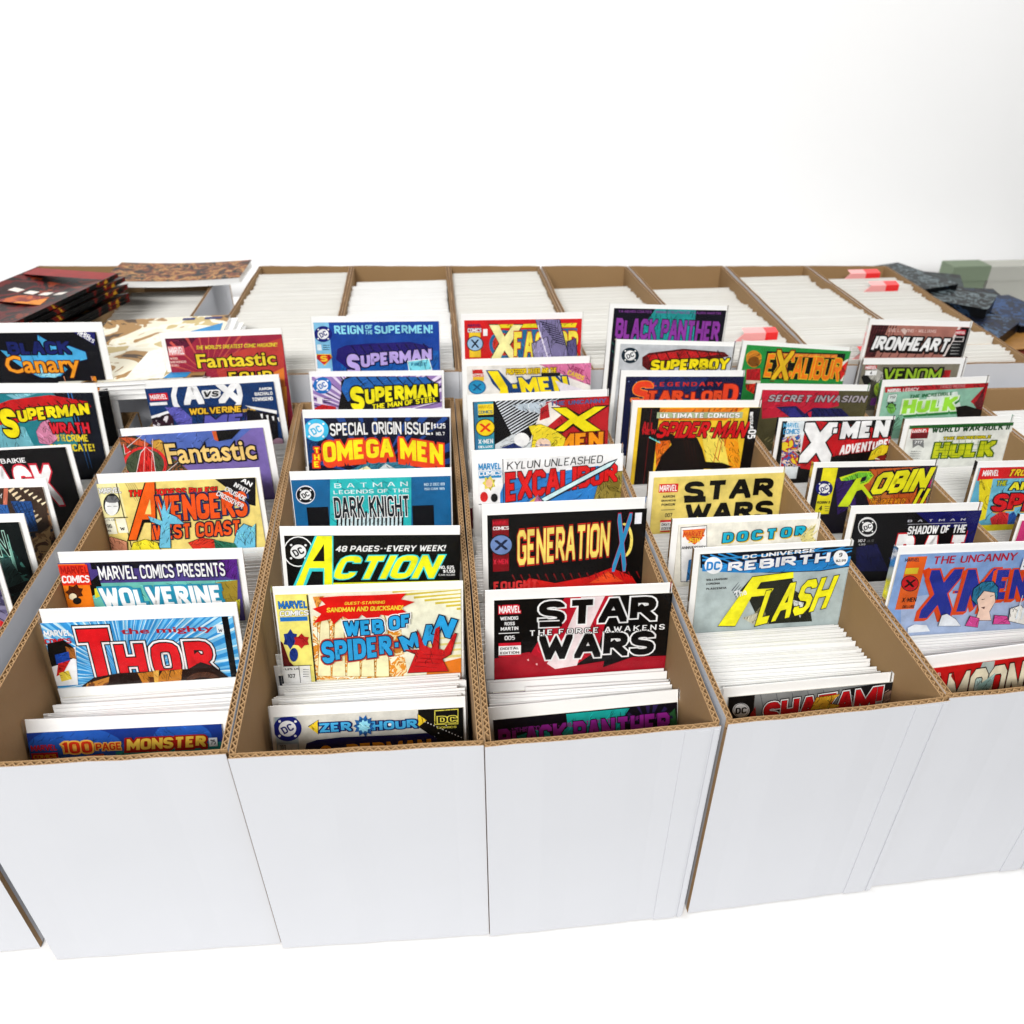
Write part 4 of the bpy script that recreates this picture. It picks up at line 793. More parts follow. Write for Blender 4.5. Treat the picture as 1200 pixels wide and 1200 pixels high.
c.P('#f08a24', (767,478), (872,477), (850,492), (767,492)); c.P('#e8701c', (767,520), (790,505), (770,560)); c.P('#fbe36a', (820,500), (850,500), (870,556), (830,556)); c.P('#f6a828', (845,505), (862,500), (868,550), (856,556)); c.lines('#c83a18', 832,556,856,505,10,-45,4,1); c.P('#ee8022', (768,528), (784,516), (778,552), (768,556))
c.rect('#120a0c', 746,475,767,580); c.rect('#0c080c', 869,475,891,580); c.rect('#8a1c20', 757,478,757.6,580); c.rect('#b8c6a0', 769,482,869,489); c.T('ULTIMATE COMICS', 772.5,482.8,866,488.8, '#fff', w=1.8, gap=.6, out=(('#5c6a50',.4),))
c.P('#150a0a', (767,550), (775,532), (786,520), (784,515), (764,516), (756,508), (762,502), (780,504), (794,512), (806,508), (816,512), (822,525), (826,540), (845,541), (858,546), (846,549), (824,548), (815,560), (767,562)); c.lines('#3a1c18', 800,512,812,518,5,30,4,1.2); c.PO('#150a0a','#2a1410',.3,(760,510),(766,514),(770,510)); c.lines('#7fe0e0', 760,511,770,516,3,2,4,2)
c.T('ALL', 752,493,766,504, '#c8202a', w=1.5, gap=.3); c.T('NEW', 752,502,768,508, '#c8202a', w=1.5, gap=.3); c.T('SPIDER-MAN', 768,493,872,512, '#d81c24', w=1.6, gap=.3, rnd=0, k=5, out=(('#2a0408',.5),)); 
for i, ch in enumerate('ISSUE'): c.T(ch, 877,482+i*4.3,881.5,485.6+i*4.3, '#eee', rot=-1.57)
c.T('05', 874,503,885,512, '#fff', w=1.5, rot=-1.57)
c.close()
c = Comic('F4', (730.5,434), (874,434), (733.5,441), (871,440.5), '#141c48', 'navy starfield comic with orange red spaced title letters')
c.lines('#9ab0e0', 736,446,866,460,1,1,16,1.2); c.P('#26356c', (760,440), (830,442), (800,470), (750,470)); c.T('LEGENDARY', 764,447,845,452, '#d83a2c', w=1.4, gap=2); c.T('S', 739,446,762,474, '#e8502c', w=1.9, out=(('#f09a3c',.4),), k=3); c.T('TAR', 757,457,800,470, '#ea5a2c', w=1.9, gap=.4, out=(('#7a1410',.5),)); c.T('-LOR', 800,457,848,470, '#ea5a2c', w=1.9, gap=.4, out=(('#7a1410',.5),)); c.T('D', 846,449,864,472, '#e8502c', w=1.9, out=(('#7a1410',.4),))
c.close()
c = Comic('F4', (724,397.5), (862,401), (727,403), (859,405), '#c9ccd0', 'silver grey comic with yellow letters on dark red block shading and a round black badge')
c.dc(738,416,10.3,'#102a38'); c.P('#6a1418', (752,428), (752,418), (760,413), (800,408), (848,412), (854,417), (770,430), (762,436)); c.P('#c82428', (758,416), (800,410), (846,414), (780,424), (762,424)); c.lines('#3a080c', 768,413,840,410,6,12,7,1.5)
c.T('SUPERBOY', 762,421,853,434, '#f6e31c', w=2, gap=.3, d=-4, out=(('#1a1008',.7),)); c.T('Annual', 812,428,838,433, '#222', font=1)
c.close()
c = Comic('F4', (715,356), (852.5,359), (719.5,360.5), (850.5,363.5), '#151024', 'black and teal comic with violet letters, rearmost in its box, against the kraft walls')
c.P('#2aa0a0', (768,361), (815,362), (812,400), (775,400), (740,398), (755,380)); c.T('TA-NEHISI COATES - BRIAN STELFREEZE - LAURA MARTIN', 724,364,844,367, '#8a4a9c', w=1.2)
c.T('BLACK PANTHER', 721,372,843,396, '#9c46ac', w=1.7, gap=.3, out=(('#241030',.5),), rnd=0, d=2); c.lines('#2a6a5c', 716,400,718,440,6,6,5,1.4); c.lines('#e4dc9c', 720,397,724,400,5,3,3,.8)
c.close()
# ================================================================== column F5
c = Comic('F5', (1074,771), (1279,745), (1078,784), (1276,757), '#c81e20', 'frontmost red comic with tall narrow cream capitals and a pale grey centre stripe', 8)
c.lines('#f0a040', 1082,786,1098,790,4,30,2,3); c.T('MARVEL', 1089,786,1101,791, '#e8d8d0', w=1.3); c.P('#e8c83a', (1093,800), (1102,796), (1104,825), (1095,815)); c.P('#111', (1094,794), (1101,790), (1102,798)); c.P('#b8d0cc', (1150,773), (1162,772), (1158,800), (1140,824), (1128,824)); c.rect('#bcc8c4', 1150,770,1162,790)
c.T('MOONCKNI', 1106,788,1262,835, '#e6e0ca', w=1.5, gap=.5, rnd=0, d=-9, out=(('#2a1010',.6),)); c.P('#9fc0bc', (1128,828), (1145,800), (1164,786), (1160,800), (1140,828)); c.P('#a01818', (1112,790), (1114,784), (1117,798))
c.close()
c = Comic('F5', (1048.7,640.5), (1243,633), (1054,649), (1240,641), '#8eaedb', 'light blue comic with dark blue letters edged in orange and a blue haired person')
c.P('#aebfdc', (1054,700), (1120,690), (1240,690), (1240,760), (1054,760)); c.rect('#e06a26', 1055,651,1077,712); c.T('MARVEL', 1059,652,1076,657, '#33203c', w=1.3, gap=.2); c.rect('#d8c63a', 1059,664,1074,671); c.xlogo(1064.5,682,9.5,'#c8242a','#111'); c.T('X-MEN', 1055.5,698,1072,704, '#111', w=1.4); c.T('DELUXE', 1056,707,1070,711, '#111')
c.T('THE UNCANNY', 1091.5,650.5,1188,659.5, '#b8243c', w=1.1, gap=.6, d=-1)
c.P('#d84c1c', (1079,667), (1087,663), (1112,716), (1115,724), (1096,727)); c.T('X', 1082,665,1118,722, '#2c3c9c', w=2.1, rnd=0, out=(('#e0551f',.9),), sh=('#e0551f',-3,2,4)); c.T('-', 1113,687,1125,696, '#2c3c9c', w=2, out=(('#e0551f',.6),)); c.T('M', 1125,664,1163,714, '#2c3c9c', w=2.0, rnd=0, out=(('#e0551f',.7),), sh=('#e0551f',-3,3,4)); c.T('EN', 1165,664,1203,700, '#2c3c9c', w=2.0, rnd=0, out=(('#e0551f',.7),), sh=('#e0551f',-3,3,4), k=-4)
c.PO('#2a7c9c','#0a1c2c',.8, (1136,700), (1138,688), (1148,680), (1160,679), (1166,686), (1165,700), (1158,694), (1146,696), (1142,706)); c.PO('#f2d6c4','#2a1410',.6, (1142,700), (1150,690), (1162,692), (1163,702), (1156,714), (1158,724), (1140,724), (1144,712)); c.lines('#222', 1147,700,1157,696,4,-1,2,1); c.P('#5a2020', (1146,709), (1151,708), (1150,711)); c.PO('#d8549c','#4a1030',.6, (1128,730), (1134,719), (1144,722), (1142,732)); c.PO('#d8549c','#4a1030',.6, (1160,728), (1162,718), (1176,719), (1180,728)); c.PO('#e8ecf0','#445',.5, (1096,730), (1100,718), (1106,716), (1116,722), (1122,730)); c.PO('#e8e6e0','#445',.5, (1178,724), (1180,710), (1192,706), (1204,720), (1204,730)); c.lines('#dfe8f0', 1186,722,1192,722,8,-28,2,1.6); c.P('#e8ecf0', (1060,732), (1068,728), (1082,729), (1086,736), (1060,738))
c.rect('#eef0f4', 1193,650,1206,664); c.T('$', 1195,652,1200,662, '#222')
c.close()
c = Comic('F5', (999,593), (1151,588.7), (1002.5,600.5), (1149,597.5), '#0a0a10', 'black and dark blue comic with narrow white capitals and a round badge at its left')
c.P('#181c68', (1070,598), (1149,596), (1149,650), (1110,650), (1130,620), (1090,614)); c.P('#1c2058', (1002,640), (1026,636), (1040,668), (1002,668)); c.P('#20256c', (1040,652), (1046,650), (1048,668)); c.E('#e8e8e8', 1015,616,11,11.5); c.dc(1015,616,10.2,'#0a0a10'); c.T('BATMAN', 1062,606.5,1129,609.5, '#c8c8d0', w=1.2, gap=6); c.rect('#b0b0b8', 1062,611.5,1130,612.2); c.T('SHADOW OF THE', 1062,613,1130,624.5, '#f2f2f2', w=1.4, gap=.4, xm=.9)
c.T('BAT', 1046,622,1128,668, '#f6f6f6', w=2.1, gap=2, out=(('#d02430',.8),), xm=.9); c.P('#0a0a10', (1060,618), (1132,616), (1130,625), (1062,626)); c.T('SHADOW OF THE', 1062,613,1130,624.5, '#f2f2f2', w=1.4, gap=.4, xm=.9); c.T('NO 2', 1004,630,1012,633.5, '#ddd'); c.T('JUL 92', 1014,630,1022,633.5, '#666'); c.T('1.99', 1004,635,1012,637.5, '#bbb')
c.close()
c = Comic('F5', (953,542), (1097.5,539.4), (957,547.5), (1095,544.5), '#1a1428', 'comic with lime to yellow slanted letters on orange and purple beside a yellow strip')
c.P('#c8642c', (1018,549), (1078,546), (1072,580), (1090,588), (1020,600), (1010,565)); c.P('#c87a3c', (1020,560), (1048,556), (1040,590), (1018,596)); c.P('#3c206c', (978,560), (996,556), (1002,590), (980,602)); c.P('#c02a78', (1086,560), (1096,546), (1094,594), (1084,592)); c.P('#4c1c60', (1080,546), (1092,545), (1086,560)); c.rect('#e8de2c', 958,547,975,601); c.dc(964.5,571,10,'#1a1c78'); c.T('ROBIN II', 956,585.5,971,589, '#222'); c.T('4', 958,591,962,597, '#222', w=1.3); c.lines('#665', 965,592,965,597,6,0,3,.8)
for col, g in (('#16102a', 1.0), ('#cfe02c', 0)):
    c.P(col, (980-g,592+g), (1004,556), (1000,560), (984,562+g), (982-g,558-g), (1004,551-g), (1018,551-g), (1022+g,556), (1016,564), (1010,567), (1020,580), (1026,594+g), (1016,582), (1008,572), (1002,574), (993,592+g))
c.P('#7cc43c', (1004,552), (1018,552), (1021,556), (1014,563), (1006,566), (1008,558), (990,562), (984,560)); c.P('#16102a', (1006,563), (1008,558), (1014,556), (1012,562))
c.T('OBIN', 1019,553,1083,578, '#e8e32a', w=1.9, gap=.3, k=7, d=-5, hr=1.1, rnd=0, out=(('#16102a',.8),)); c.T('II', 1068,571,1080,592, '#e8e32a', w=1.9, gap=2.2, k=6, out=(('#16102a',.6),)); c.T('THE JOKER WILD!', 1016,582,1058,590, '#e89a2c', w=1.5, out=(('#5a2a10',.6),), k=1)
c.close()
c = Comic('F5', (912.5,490), (1047.5,488), (916.5,492.5), (1046.5,491.5), '#0b090b', 'black comic with heavy white letters on a red slash and yellow curls below')
c.P('#c81e28', (937,493), (960,493), (1020,500), (1044,512), (990,540), (937,548)); c.P('#0b090b', (952,542), (1006,524), (1046,512), (1046,560), (950,560)); c.rect('#e8eef0', 916,492,938,560); c.T('MARVEL', 917,494.5,936,500.5, '#5ab0d8', w=1.5, gap=.2); c.T('COMICS', 917,501.5,936,508, '#3a9ccc', w=1.5, gap=.2); c.P('A:e8d23a,c02c2c,2a6ab0,f0d8c0,111111:90', (916,512), (937,508), (937,546), (914,546))
c.P('#c81e28', (938,548), (938,540), (958,538), (952,550)); c.T('X', 939,494,976,541, '#fff', w=2.3, rnd=0, k=0, out=(('#0b090b',.7),)); c.T('-MEN', 972,494,1040,514, '#fff', w=2.3, gap=.5, d=-2, out=(('#0b090b',.6),), rnd=0); c.T('ADVENTURES', 983,521,1043,532, '#fff', w=1.9, gap=.4, d=-8, out=(('#c81e28',.6),))
c.PO('#e8cf2e','#3a2a08',.6, (1016,538), (1020,528), (1032,520), (1044,522), (1046,530), (1036,530), (1030,536)); c.E('#8c2a24', 1034,538,10,6); c.lines('#f0e8d0', 1024,536,1036,536,5,1,2,1.6)
c.close()
c = Comic('F5', (889,449.4), (1020,451), (893,456), (1018.5,458), '#5f5a3c', 'comic half crimson and half olive with slanted grey capitals and indigo perspective letters')
c.P('#c82a44', (892,455), (982,457), (982,475), (968,478), (950,485), (892,490)); c.T('SECRET INVASION', 899,462,1013,471, '#b8b0b4', w=1.5, gap=1, k=2, out=(('#2a1c20',.5),)); c.P('#282a60', (908,476), (932,475), (942,484), (952,477), (985,478), (996,489), (930,492)); c.P('#3c3c8c', (912,478), (930,477), (940,488), (926,488)); c.lines('#12143c', 950,478,980,478,10,12,5,1.4); c.P('#c82a44', (945,483), (950,481), (949,492)); c.lines('#9c9464', 895,515,910,522,5,-4,5,1.2)
c.close()
c = Comic('F5', (872,399), (997.6,407), (875,403.5), (995.5,411), '#2f9a4c', 'green comic with orange letters on black, rearmost in its box beside a red divider')
c.P('#111', (898,411), (990,414), (984,444), (892,444)); c.P('#e8ece4', (986,424), (996,418), (994,446), (984,446)); c.P('#d8302c', (982,432), (995,420), (990,436), (984,445)); c.P('#f0963c', (903,413), (980,415), (980,419), (903,417))
c.E('#e8c23a', 882.5,417,9,6); c.E('#d8902c', 882.5,420,9,10); c.E('#8c5a1c', 882.5,423,7,6); c.P('#b8242c', (874,432), (890,431), (890,445), (873,445)); c.rect('#e8e0d0', 873,445,890,449); c.P('#c8321c', (872,450), (888,448), (884,462), (874,456))
c.T('EXCALIBUR', 896,416,985,444, '#f08a24', w=1.5, gap=.3, rnd=1, out=(('#e8dc3c',.35),), d=0); c.T('X', 906,409,926,446, '#e8c22c', w=1.3, rnd=0, out=(('#7a1c10',.7),)); c.rect('#2f9a4c', 892,446,990,447.5)
c.close()
# ================================================================== column F6
c = Comic('F6', (1144,541), (1274,538), (1147,547.5), (1272,544), '#6ab4d0', 'comic at the right edge with red letters on sky blue under a red strip')
c.rect('#d8262c', 1146,545,1262,561); c.P('#e8d82c', (1146,561), (1162,560.5), (1162,580), (1158,605), (1145,610)); c.P('#7ac2dc', (1162,560), (1205,559), (1205,612), (1152,612)); c.T('MARVEL', 1150,549.5,1169,557, '#fff', w=1.5, gap=.2); c.T('TRUE BELIEVERS', 1180,547,1262,557, '#f4d42c', w=1.7, k=2, out=(('#7a1410',.6),)); c.T('THE', 1166,562,1178,568, '#d8e02c', w=1.3, out=(('#123',.8),)); c.T('AMAZING', 1182,562,1262,573, '#f2ea3c', w=1.7, out=(('#123',.8),)); c.T('SPIDER', 1162,575,1258,598, '#d8242c', w=1.9, gap=.3, out=(('#123',.7),), sh=('#e8b43c',1.5,1.5,2)); c.P('#2f62b0', (1172,606), (1186,598), (1194,612), (1180,618)); c.P('#d8343c', (1158,606), (1170,598), (1180,600), (1178,614), (1160,614)); c.rect('#e8d82c', 1146,612,1264,620)
c.close()
c = Comic('F6', (1194,603), (1336,600), (1196.5,609), (1333,606), '#c8387c', 'magenta comic of which only a sliver shows at the right edge')
c.rect('#fff', 1198,627,1206,650); c.close()
c = Comic('F6', (1062.5,491), (1189,487), (1065,498.5), (1187,493), '#e9ebe6', 'whitish comic with a dark green top band and yellow green cracked block letters')
c.rect('#2a6a30', 1065,496,1190,500); c.T('WORLD WAR HULK II', 1091,500,1181,506.5, '#1c5228', w=1.8, gap=.5, d=-1); c.T('THE INCREDIBLE', 1104,510,1160,514, '#d8c424', w=1.6, out=(('#4a6a18',.8),)); c.T('HULK', 1093,516,1163,536, '#cfd42a', w=2.3, gap=.4, rnd=0, out=(('#4f6e1c',.7),)); c.lines('#6a8c1c', 1095,521,1095,533,68,-1,3,.7); c.lines('#6a8c1c', 1100,515,1160,515,-2,22,9,.6)
c.marvelbox(1066.5,501,1086,512); c.rect('#7a1c28', 1066.5,506,1086,513); c.P('#8a8c8c', (1068,514.5), (1081,514.5), (1081,524), (1074.5,520.5), (1068,524)); c.T('717', 1070,515.5,1079,519, '#fff'); c.lines('#777', 1066,528,1064,536,12,0,4,.8)
c.close()
c = Comic('F6', (1034.5,445.5), (1159,441), (1036,453.5), (1157,447), '#9cc8b4', 'pale mint comic with a red top strip and green block letters fading to white')
c.P('#b8202c', (1036,453), (1157,447), (1157,453), (1036,459.5)); c.P('#b8202c', (1157,448), (1153,484), (1136,470), (1150,455)); c.P('#6c1420', (1140,474), (1153,452), (1148,486)); c.T('MARVEL', 1039,454.5,1055,459, '#fff', w=1.5, gap=.2); c.T('LEGACY', 1057,453.5,1075,458, '#f6dcdc', w=1.4); c.T('TRADD MOORE', 1100,450,1130,454, '#d88c90', w=1.2); c.PO('#dfe8e4','#666',.4, (1040,462), (1050,461), (1048,470), (1038,470)); c.T('712', 1041,463,1048,466, '#444'); c.burst('#222', 1043,476,6.5,7,7); c.E('#7ab858', 1043,478,5,6); c.lines('#111', 1040,477,1043,477,3,0,2,1)
c.P('#e8f0ec', (1085,462), (1120,458), (1125,480), (1080,482)); c.T('THE INCREDIBLE', 1064,462,1114,466, '#2a7c4c', w=1.6, d=-2); c.T('HULK', 1056,468,1118,484, '#a8e04c', w=2.3, gap=.4, rnd=0, d=-2, out=(('#e4f0dc',.8),), sh=('#3a8c4c',1,3,3)); c.P('#22201f', (1118,476), (1130,474), (1150,480), (1148,500), (1120,488)); c.P('#88b8a0', (1056,484), (1030,492), (1040,506), (1060,500))
c.close()
c = Comic('F6', (1008,420), (1128,419.4), (1010,427), (1124,425.5), '#8f8a7a', 'drab grey comic with spiky lime letters and a red smear', yb=.02)
c.P('#5c584e', (1010,452), (1030,438), (1040,452), (1040,480), (1008,480)); c.PO('#b9b7b0','#444',.5, (1012,440), (1024,430), (1034,436), (1032,450)); c.E('#a8c84a', 1028,456,5,8); c.P('#7a3c8c', (1020,466), (1032,464), (1030,474), (1018,474)); c.P('#222', (1008,441), (1014,436), (1020,446), (1012,452)); c.rect('#c8303a', 1012.5,427.5,1026,432); c.T('MARVEL', 1013,428,1026,432, '#fff', w=1.3, gap=.2); c.rect('#fff', 1012.5,433.5,1026,439); c.T('4', 1018,434.5,1020.5,438, '#111')
c.P('#b8282c', (1085,433), (1113,433), (1110,444), (1084,444)); c.T('VENOM', 1034,431,1101,446, '#a6c83c', w=1.2, gap=.5, rnd=0, out=(('#1c1c10',.9),))
c.close()
c = Comic('F6', (1018.7,374), (1137.5,377), (1021,380), (1135,383), '#b98276', 'dusty pink comic with white italic capitals and a black right strip, rearmost in its box')
c.P('#5c2c30', (1020,380), (1040,380), (1024,418), (1010,418)); c.lines('#2a1418', 1024,380,1050,380,-9,22,9,1); c.P('#111', (1126,383), (1136,384), (1126,418), (1104,418), (1112,400)); c.P('#f0e6e2', (1122,382), (1125,382), (1106,417), (1103,417)); c.rect('#c83a48', 1118.5,386,1130,392); c.T('MARVEL', 1119,387.5,1130,391, '#fff', w=1.3); c.rect('#e0d8d8', 1116,394,1128,400); c.rect('#111', 1117,395,1127,399); c.lines('#aaa', 1114,403,1112,414,10,0,4,1.4)
c.T('EVE L. EWING - WILLIAMS', 1040,385,1096,389, '#e8c8c0', w=1.2); c.PO('#e8d0c8','#a08078',.4, (1054,386), (1058,384), (1062,387), (1059,392)); c.lines('#5a2a2c', 1030,418,1090,418,5,-8,7,1.2); c.T('IRONHEART', 1021,393,1110,409, '#fff', w=1.7, gap=.35, rnd=1, k=3, d=1, out=(('#1c1012',.8),), sh=('#1c1012',1,1.5,2))
c.close()
bpy.data.objects.remove(_fo)
# ------------------------------------------------------------------ comics packed in the boxes
COVERC = ['#b0302c', '#22489c', '#1d1d22', '#d8c040', '#3f8c54', '#c86a2c', '#6a4c94', '#d8d4cc', '#2f97b4', '#7c2a3c', '#444a54', '#e0b48c']
PH = .190
def packed_into(mb, Wd, H, bm, cm):
    mb.box((-Wd/2, 0, 0), (Wd/2, .0009, H), bm)
    mb.box((-Wd/2+.0035, -.0022, .003), (Wd/2-.0035, -.0002, H-.010), M_PAGES, None, {'y-': cm, 'x-': cm})
PROTO = []
for i, cc in enumerate(COVERC):
    mb = MB(); packed_into(mb, .1755, PH, M_BOARD, mat(cc)); me = mb.build('packed_comic'); PROTO.append(me.data); bpy.data.objects.remove(me)
LIST = []      # (y, box, matrix, index)
def slope_at(key, q):
    ds = sorted((b, L) for (k, b, L) in COMICS if k == key)
    if not ds: return math.radians(7)
    if q <= ds[0][0]: return ds[0][1]
    for (a, la), (b, lb) in zip(ds, ds[1:]):
        if q <= b: return la+(lb-la)*(q-a)/max(1e-6, b-a)
    return ds[-1][1]*max(0, 1-(q-ds[-1][0])*4)
rp = random.Random(42)
def pack(key, q0, q1, ztop0, ztop1, wd, pitch=.0042, jz=.0022, jx=.0025, lean=None, clumpw=.05):
    v, rim = BOXES[key]; ds = [b for (k, b, L) in COMICS if k == key]
    q = q0; clump = 0; cx0 = 0
    while q < q1:
        if all(abs(q-d) > .0042 for d in ds):
            t = (q-v[0].y)/(v[3].y-v[0].y); t = min(1, max(0, t))
            l = v[0].x+(v[3].x-v[0].x)*t+.0015; r = v[1].x+(v[2].x-v[1].x)*t-.0015
            if rp.random() < clumpw: clump = rp.gauss(0, jz*1.6); cx0 = rp.gauss(0, jx*1.5)
            w = min(wd, r-l); room = (r-l-w)/2
            x = (l+r)/2+max(-room, min(room, cx0+rp.gauss(0, jx)))
            z = (ztop0(q) if callable(ztop0) else ztop0+(ztop1-ztop0)*(q-q0)/(q1-q0))+clump*.8+rp.gauss(0, jz*.55)
            L = slope_at(key, q) if lean is None else lean
            L += rp.gauss(0, .004)
            U = Vector((0, math.sin(L), math.cos(L)))
            # plane passes y=q at z = rim-.03
            zt = rim+z; y = q+(zt-(rim-.03))*math.tan(L)
            O = Vector((x, y, zt))-U*PH
            O.z = max(O.z, TT+.006)
            roll = rp.gauss(0, .004); yaw = rp.gauss(0, .004)
            M = Matrix.Translation(O) @ Matrix.Rotation(yaw, 4, 'Z') @ Matrix.Rotation(-L, 4, 'X') @ Matrix.Rotation(roll, 4, 'Y') @ Matrix.Diagonal((w/.1755, 1, 1, 1))
            LIST.append((y+(.2 if key[0] == 'B' else 0), key, M, rp.randrange(len(COVERC))))
        q += pitch*rp.uniform(.85, 1.2)
def first(key): return min(b for (k, b, L) in COMICS if k == key)
def profile(pts):
    def f(q):
        for (a, za), (b, zb_) in zip(pts, pts[1:]):
            if q <= b: return za+(zb_-za)*max(0, q-a)/(b-a)
        return pts[-1][1]
    return f
for k, za, q2, z2 in (('F0', -.04, .56, -.05), ('F1', -.058, .596, -.076), ('F2', -.056, .591, -.074), ('F3', -.060, .566, -.060), ('F4', -.046, .612, -.060), ('F5', -.030, .56, -.036), ('F6', -.035, .56, -.05)):
    q0 = first(k)+.004 if k not in ('F6', 'F0') else .50
    pack(k, q0, BOXES[k][0][3].y-.03, profile(((q0, za), (q2, z2), (q2+.004, -.062), (.85, -.05), (1.0, -.03))), 0, .1745, pitch=.0038, jz=.0015, jx=.0045)
pack('F7', .56, .99, -.02, -.02, .158, lean=math.radians(5))
BK = {'B0': (1.17, 1.62), 'B1': (1.16, 1.60), 'B2': (1.135, 1.625), 'B3': (1.125, 1.585), 'B4': (1.12, 1.60), 'B5': (1.11, 1.555), 'B6': (1.10, 1.50), 'B7': (1.09, 1.535), 'B8': (1.08, 1.51)}
for k, (a, b_) in BK.items():
    zt = -.006 if k not in ('B0', 'B1') else -.03
    pack(k, a, b_, zt, zt-.004 if k not in ('B6', 'B5') else zt-.02, .1745, pitch=.0043, jz=.0028, jx=.0032, lean=math.radians(3), clumpw=.08)
LIST.sort(key=lambda t: t[0])
NIND = 248
where = {'F1': 'the box with fat red letters on sky blue', 'F2': 'the box with the neon yellow titled black comic', 'F3': 'the middle front box', 'F4': 'the box with slanted yellow letters on pale grey', 'F5': 'the box with the light blue comic at right', 'F0': 'the front row box at the far left', 'F6': 'the box with two green comics', 'F7': 'the front row box at the right edge'}
for y, key, M, ci in LIST[:NIND]:
    o = bpy.data.objects.new('packed_comic', PROTO[ci]); COL.objects.link(o); o.matrix_world = M
    ds = sorted(b for (k, b, L) in COMICS if k == key); ix = 2 if key == 'F3' else 1
    fr = key in ('F1', 'F2', 'F3', 'F4', 'F5') and M.translation.y+PH*math.tan(slope_at(key, y)) < ds[ix]
    if fr: tag(o, 'bagged comic in the front bundle of '+where[key], 'comic book', 'front bundle of comics in '+where[key])
    else: tag(o, 'bagged comic packed further back in '+where[key], 'comic book', 'comics packed further back in '+where[key])
mb = MB()
cmats = [mat(c_) for c_ in COVERC]
for y, key, M, ci in LIST[NIND:]:
    bm = M_BOARD2 if key[0] == 'B' and key != 'B3' else M_BOARD
    H = PH
    mb.box((-.0877, 0, 0), (.0877, .0009, H), bm, M)
    mb.box((-.084, -.0022, .003), (.084, -.0002, H-.010), M_PAGES, M, {'y-': cmats[ci], 'x-': cmats[ci]})
tag(mb.build('packed_comics'), 'white board edges of the many comics filling the rear of the boxes', 'comic books', None, 'stuff')

# ------------------------------------------------------------------ red divider tabs in the back row
M_RED = noisy('red_plastic', '#e01418', .3, .04, 30, .05, .5)
M_PINK = noisy('faded_pink_plastic', '#e59a98', .3, .04, 30, .05, .5)
def onplane(px, py, h):
    d = ray(px, py); return CAMP + d*((h-CAMP.z)/d.z)
def divider(px0, px1, py, frac, label, key):
    v, rim = BOXES[key]
    a = onplane(px0, py, RB+.004); b_ = onplane(px1, py, RB+.004)
    b_.y = a.y; w = (b_-a).length
    M = Matrix.Translation((a+b_)/2 - Vector((0, 0, .10)))
    r = empty('divider_tab', M); tag(r, label, 'divider', 'red plastic dividers in the back row boxes')
    h = .10; x0, x1 = -w/2, w/2; xm = x0+w*frac; mb = MB()
    for (p, q, m, nm) in ((x0, xm, M_PINK, 'clear_flap'), (xm, x1, M_RED, 'red_flap')):
        mb = MB(); s0 = .012 if p == x0 else 0
        pts = [(p, 0), (q, 0), (q, h), (p+s0, h), (p, h-s0)] if p == x0 else [(p, 0), (q, 0), (q, h), (p, h)]
        f = [(x, 0, z) for x, z in pts]; bk = [(x, .0012, z) for x, z in pts]
        mb.face(f, m); mb.face(bk[::-1], m)
        for i in range(len(pts)): mb.face([f[i-1], bk[i-1], bk[i], f[i]], m)
        # folded tab top lying back
        mb.face([(q, 0, h), (q, .016, h+.003), (p+s0, .016, h+.003), (p+s0, 0, h)][::-1], m)
        mb.build(nm, r)
divider(864, 914, 391, .7, 'pink and red divider tab right above the green comic, nearest the viewer', 'B6')
divider(1014, 1056, 335, .62, 'pink and red divider tab in the right end box, the nearer of two close together', 'B8')
divider(990, 1034, 321, .6, 'pink and red divider tab in the right end box, the farther of two close together', 'B8')
divider(1001, 1017, 413, .5, 'short pink divider tab between the green comic and the dusty pink comic', 'B7')

# ------------------------------------------------------------------ magazines lying on the left back boxes
def magazine(name, cx, cy, z, w, d, t, yaw, cover, spine, label, cat='magazine', curl=.0, group=None, tilt=0, art=None, dark=False):
    """magazine or thin book lying flat: pages block, cover sheet that may curl up at its ends"""
    M = Matrix.Translation((cx, cy, z)) @ Matrix.Rotation(yaw, 4, 'Z') @ Matrix.Rotation(tilt, 4, 'X')
    r = empty(name, M); tag(r, label, cat, group)
    n = 12
    def cz(u): return curl*((2*u-1)**2)
    for nm, a, b_, m, ins in (('pages', .0006, t-.0006, (spine if dark else M_BOARD), .0015), ('front_cover', t-.0006, t, cover, 0), ('back_cover', 0, .0006, spine, 0)):
        mb = MB()
        for i in range(n):
            u0, u1 = i/n, (i+1)/n; x0 = -w/2+ins+(w-2*ins)*u0; x1 = -w/2+ins+(w-2*ins)*u1; y0, y1 = -d/2+ins, d/2-ins
            za, zb = cz(u0), cz(u1)
            mb.face([(x0, y0, b_+za), (x1, y0, b_+zb), (x1, y1, b_+zb), (x0, y1, b_+za)], m)
            mb.face([(x0, y1, a+za), (x1, y1, a+zb), (x1, y0, a+zb), (x0, y0, a+za)], m)
            mb.face([(x0, y0, a+za), (x1, y0, a+zb), (x1, y0, b_+zb), (x0, y0, b_+za)], m)
            mb.face([(x1, y1, a+zb), (x0, y1, a+za), (x0, y1, b_+za), (x1, y1, b_+zb)], m)
        for u, x in ((0, -w/2+ins), (1, w/2-ins)):
            mb.face([(x, -d/2+ins, a+cz(u)), (x, d/2-ins, a+cz(u)), (x, d/2-ins, b_+cz(u)), (x, -d/2+ins, b_+cz(u))], spine if nm != 'pages' else m)
        if art and nm == 'front_cover':
            for (c_, pts) in art:
                mb.face([(-w/2+w*x, -d/2+d*y, t+.0004+cz(x)) for x, y in pts], c_)
        mb.build(nm, r, False)
    return r
mB = mat('A:54402a,a88452,e6e0cc,ece8da,c9b684:13'); mBr = mat('A:140c08,4a2a16,8a4a24,b88c54,20140e:44')
mRB = mat('A:2c0606,6c100c,080404,8a3814:18'); mDk = mat('A:0c0a0c,0c0a0c,1c2420,7a1c14,c89a2c:30'); mBl = mat('#2a90c8')
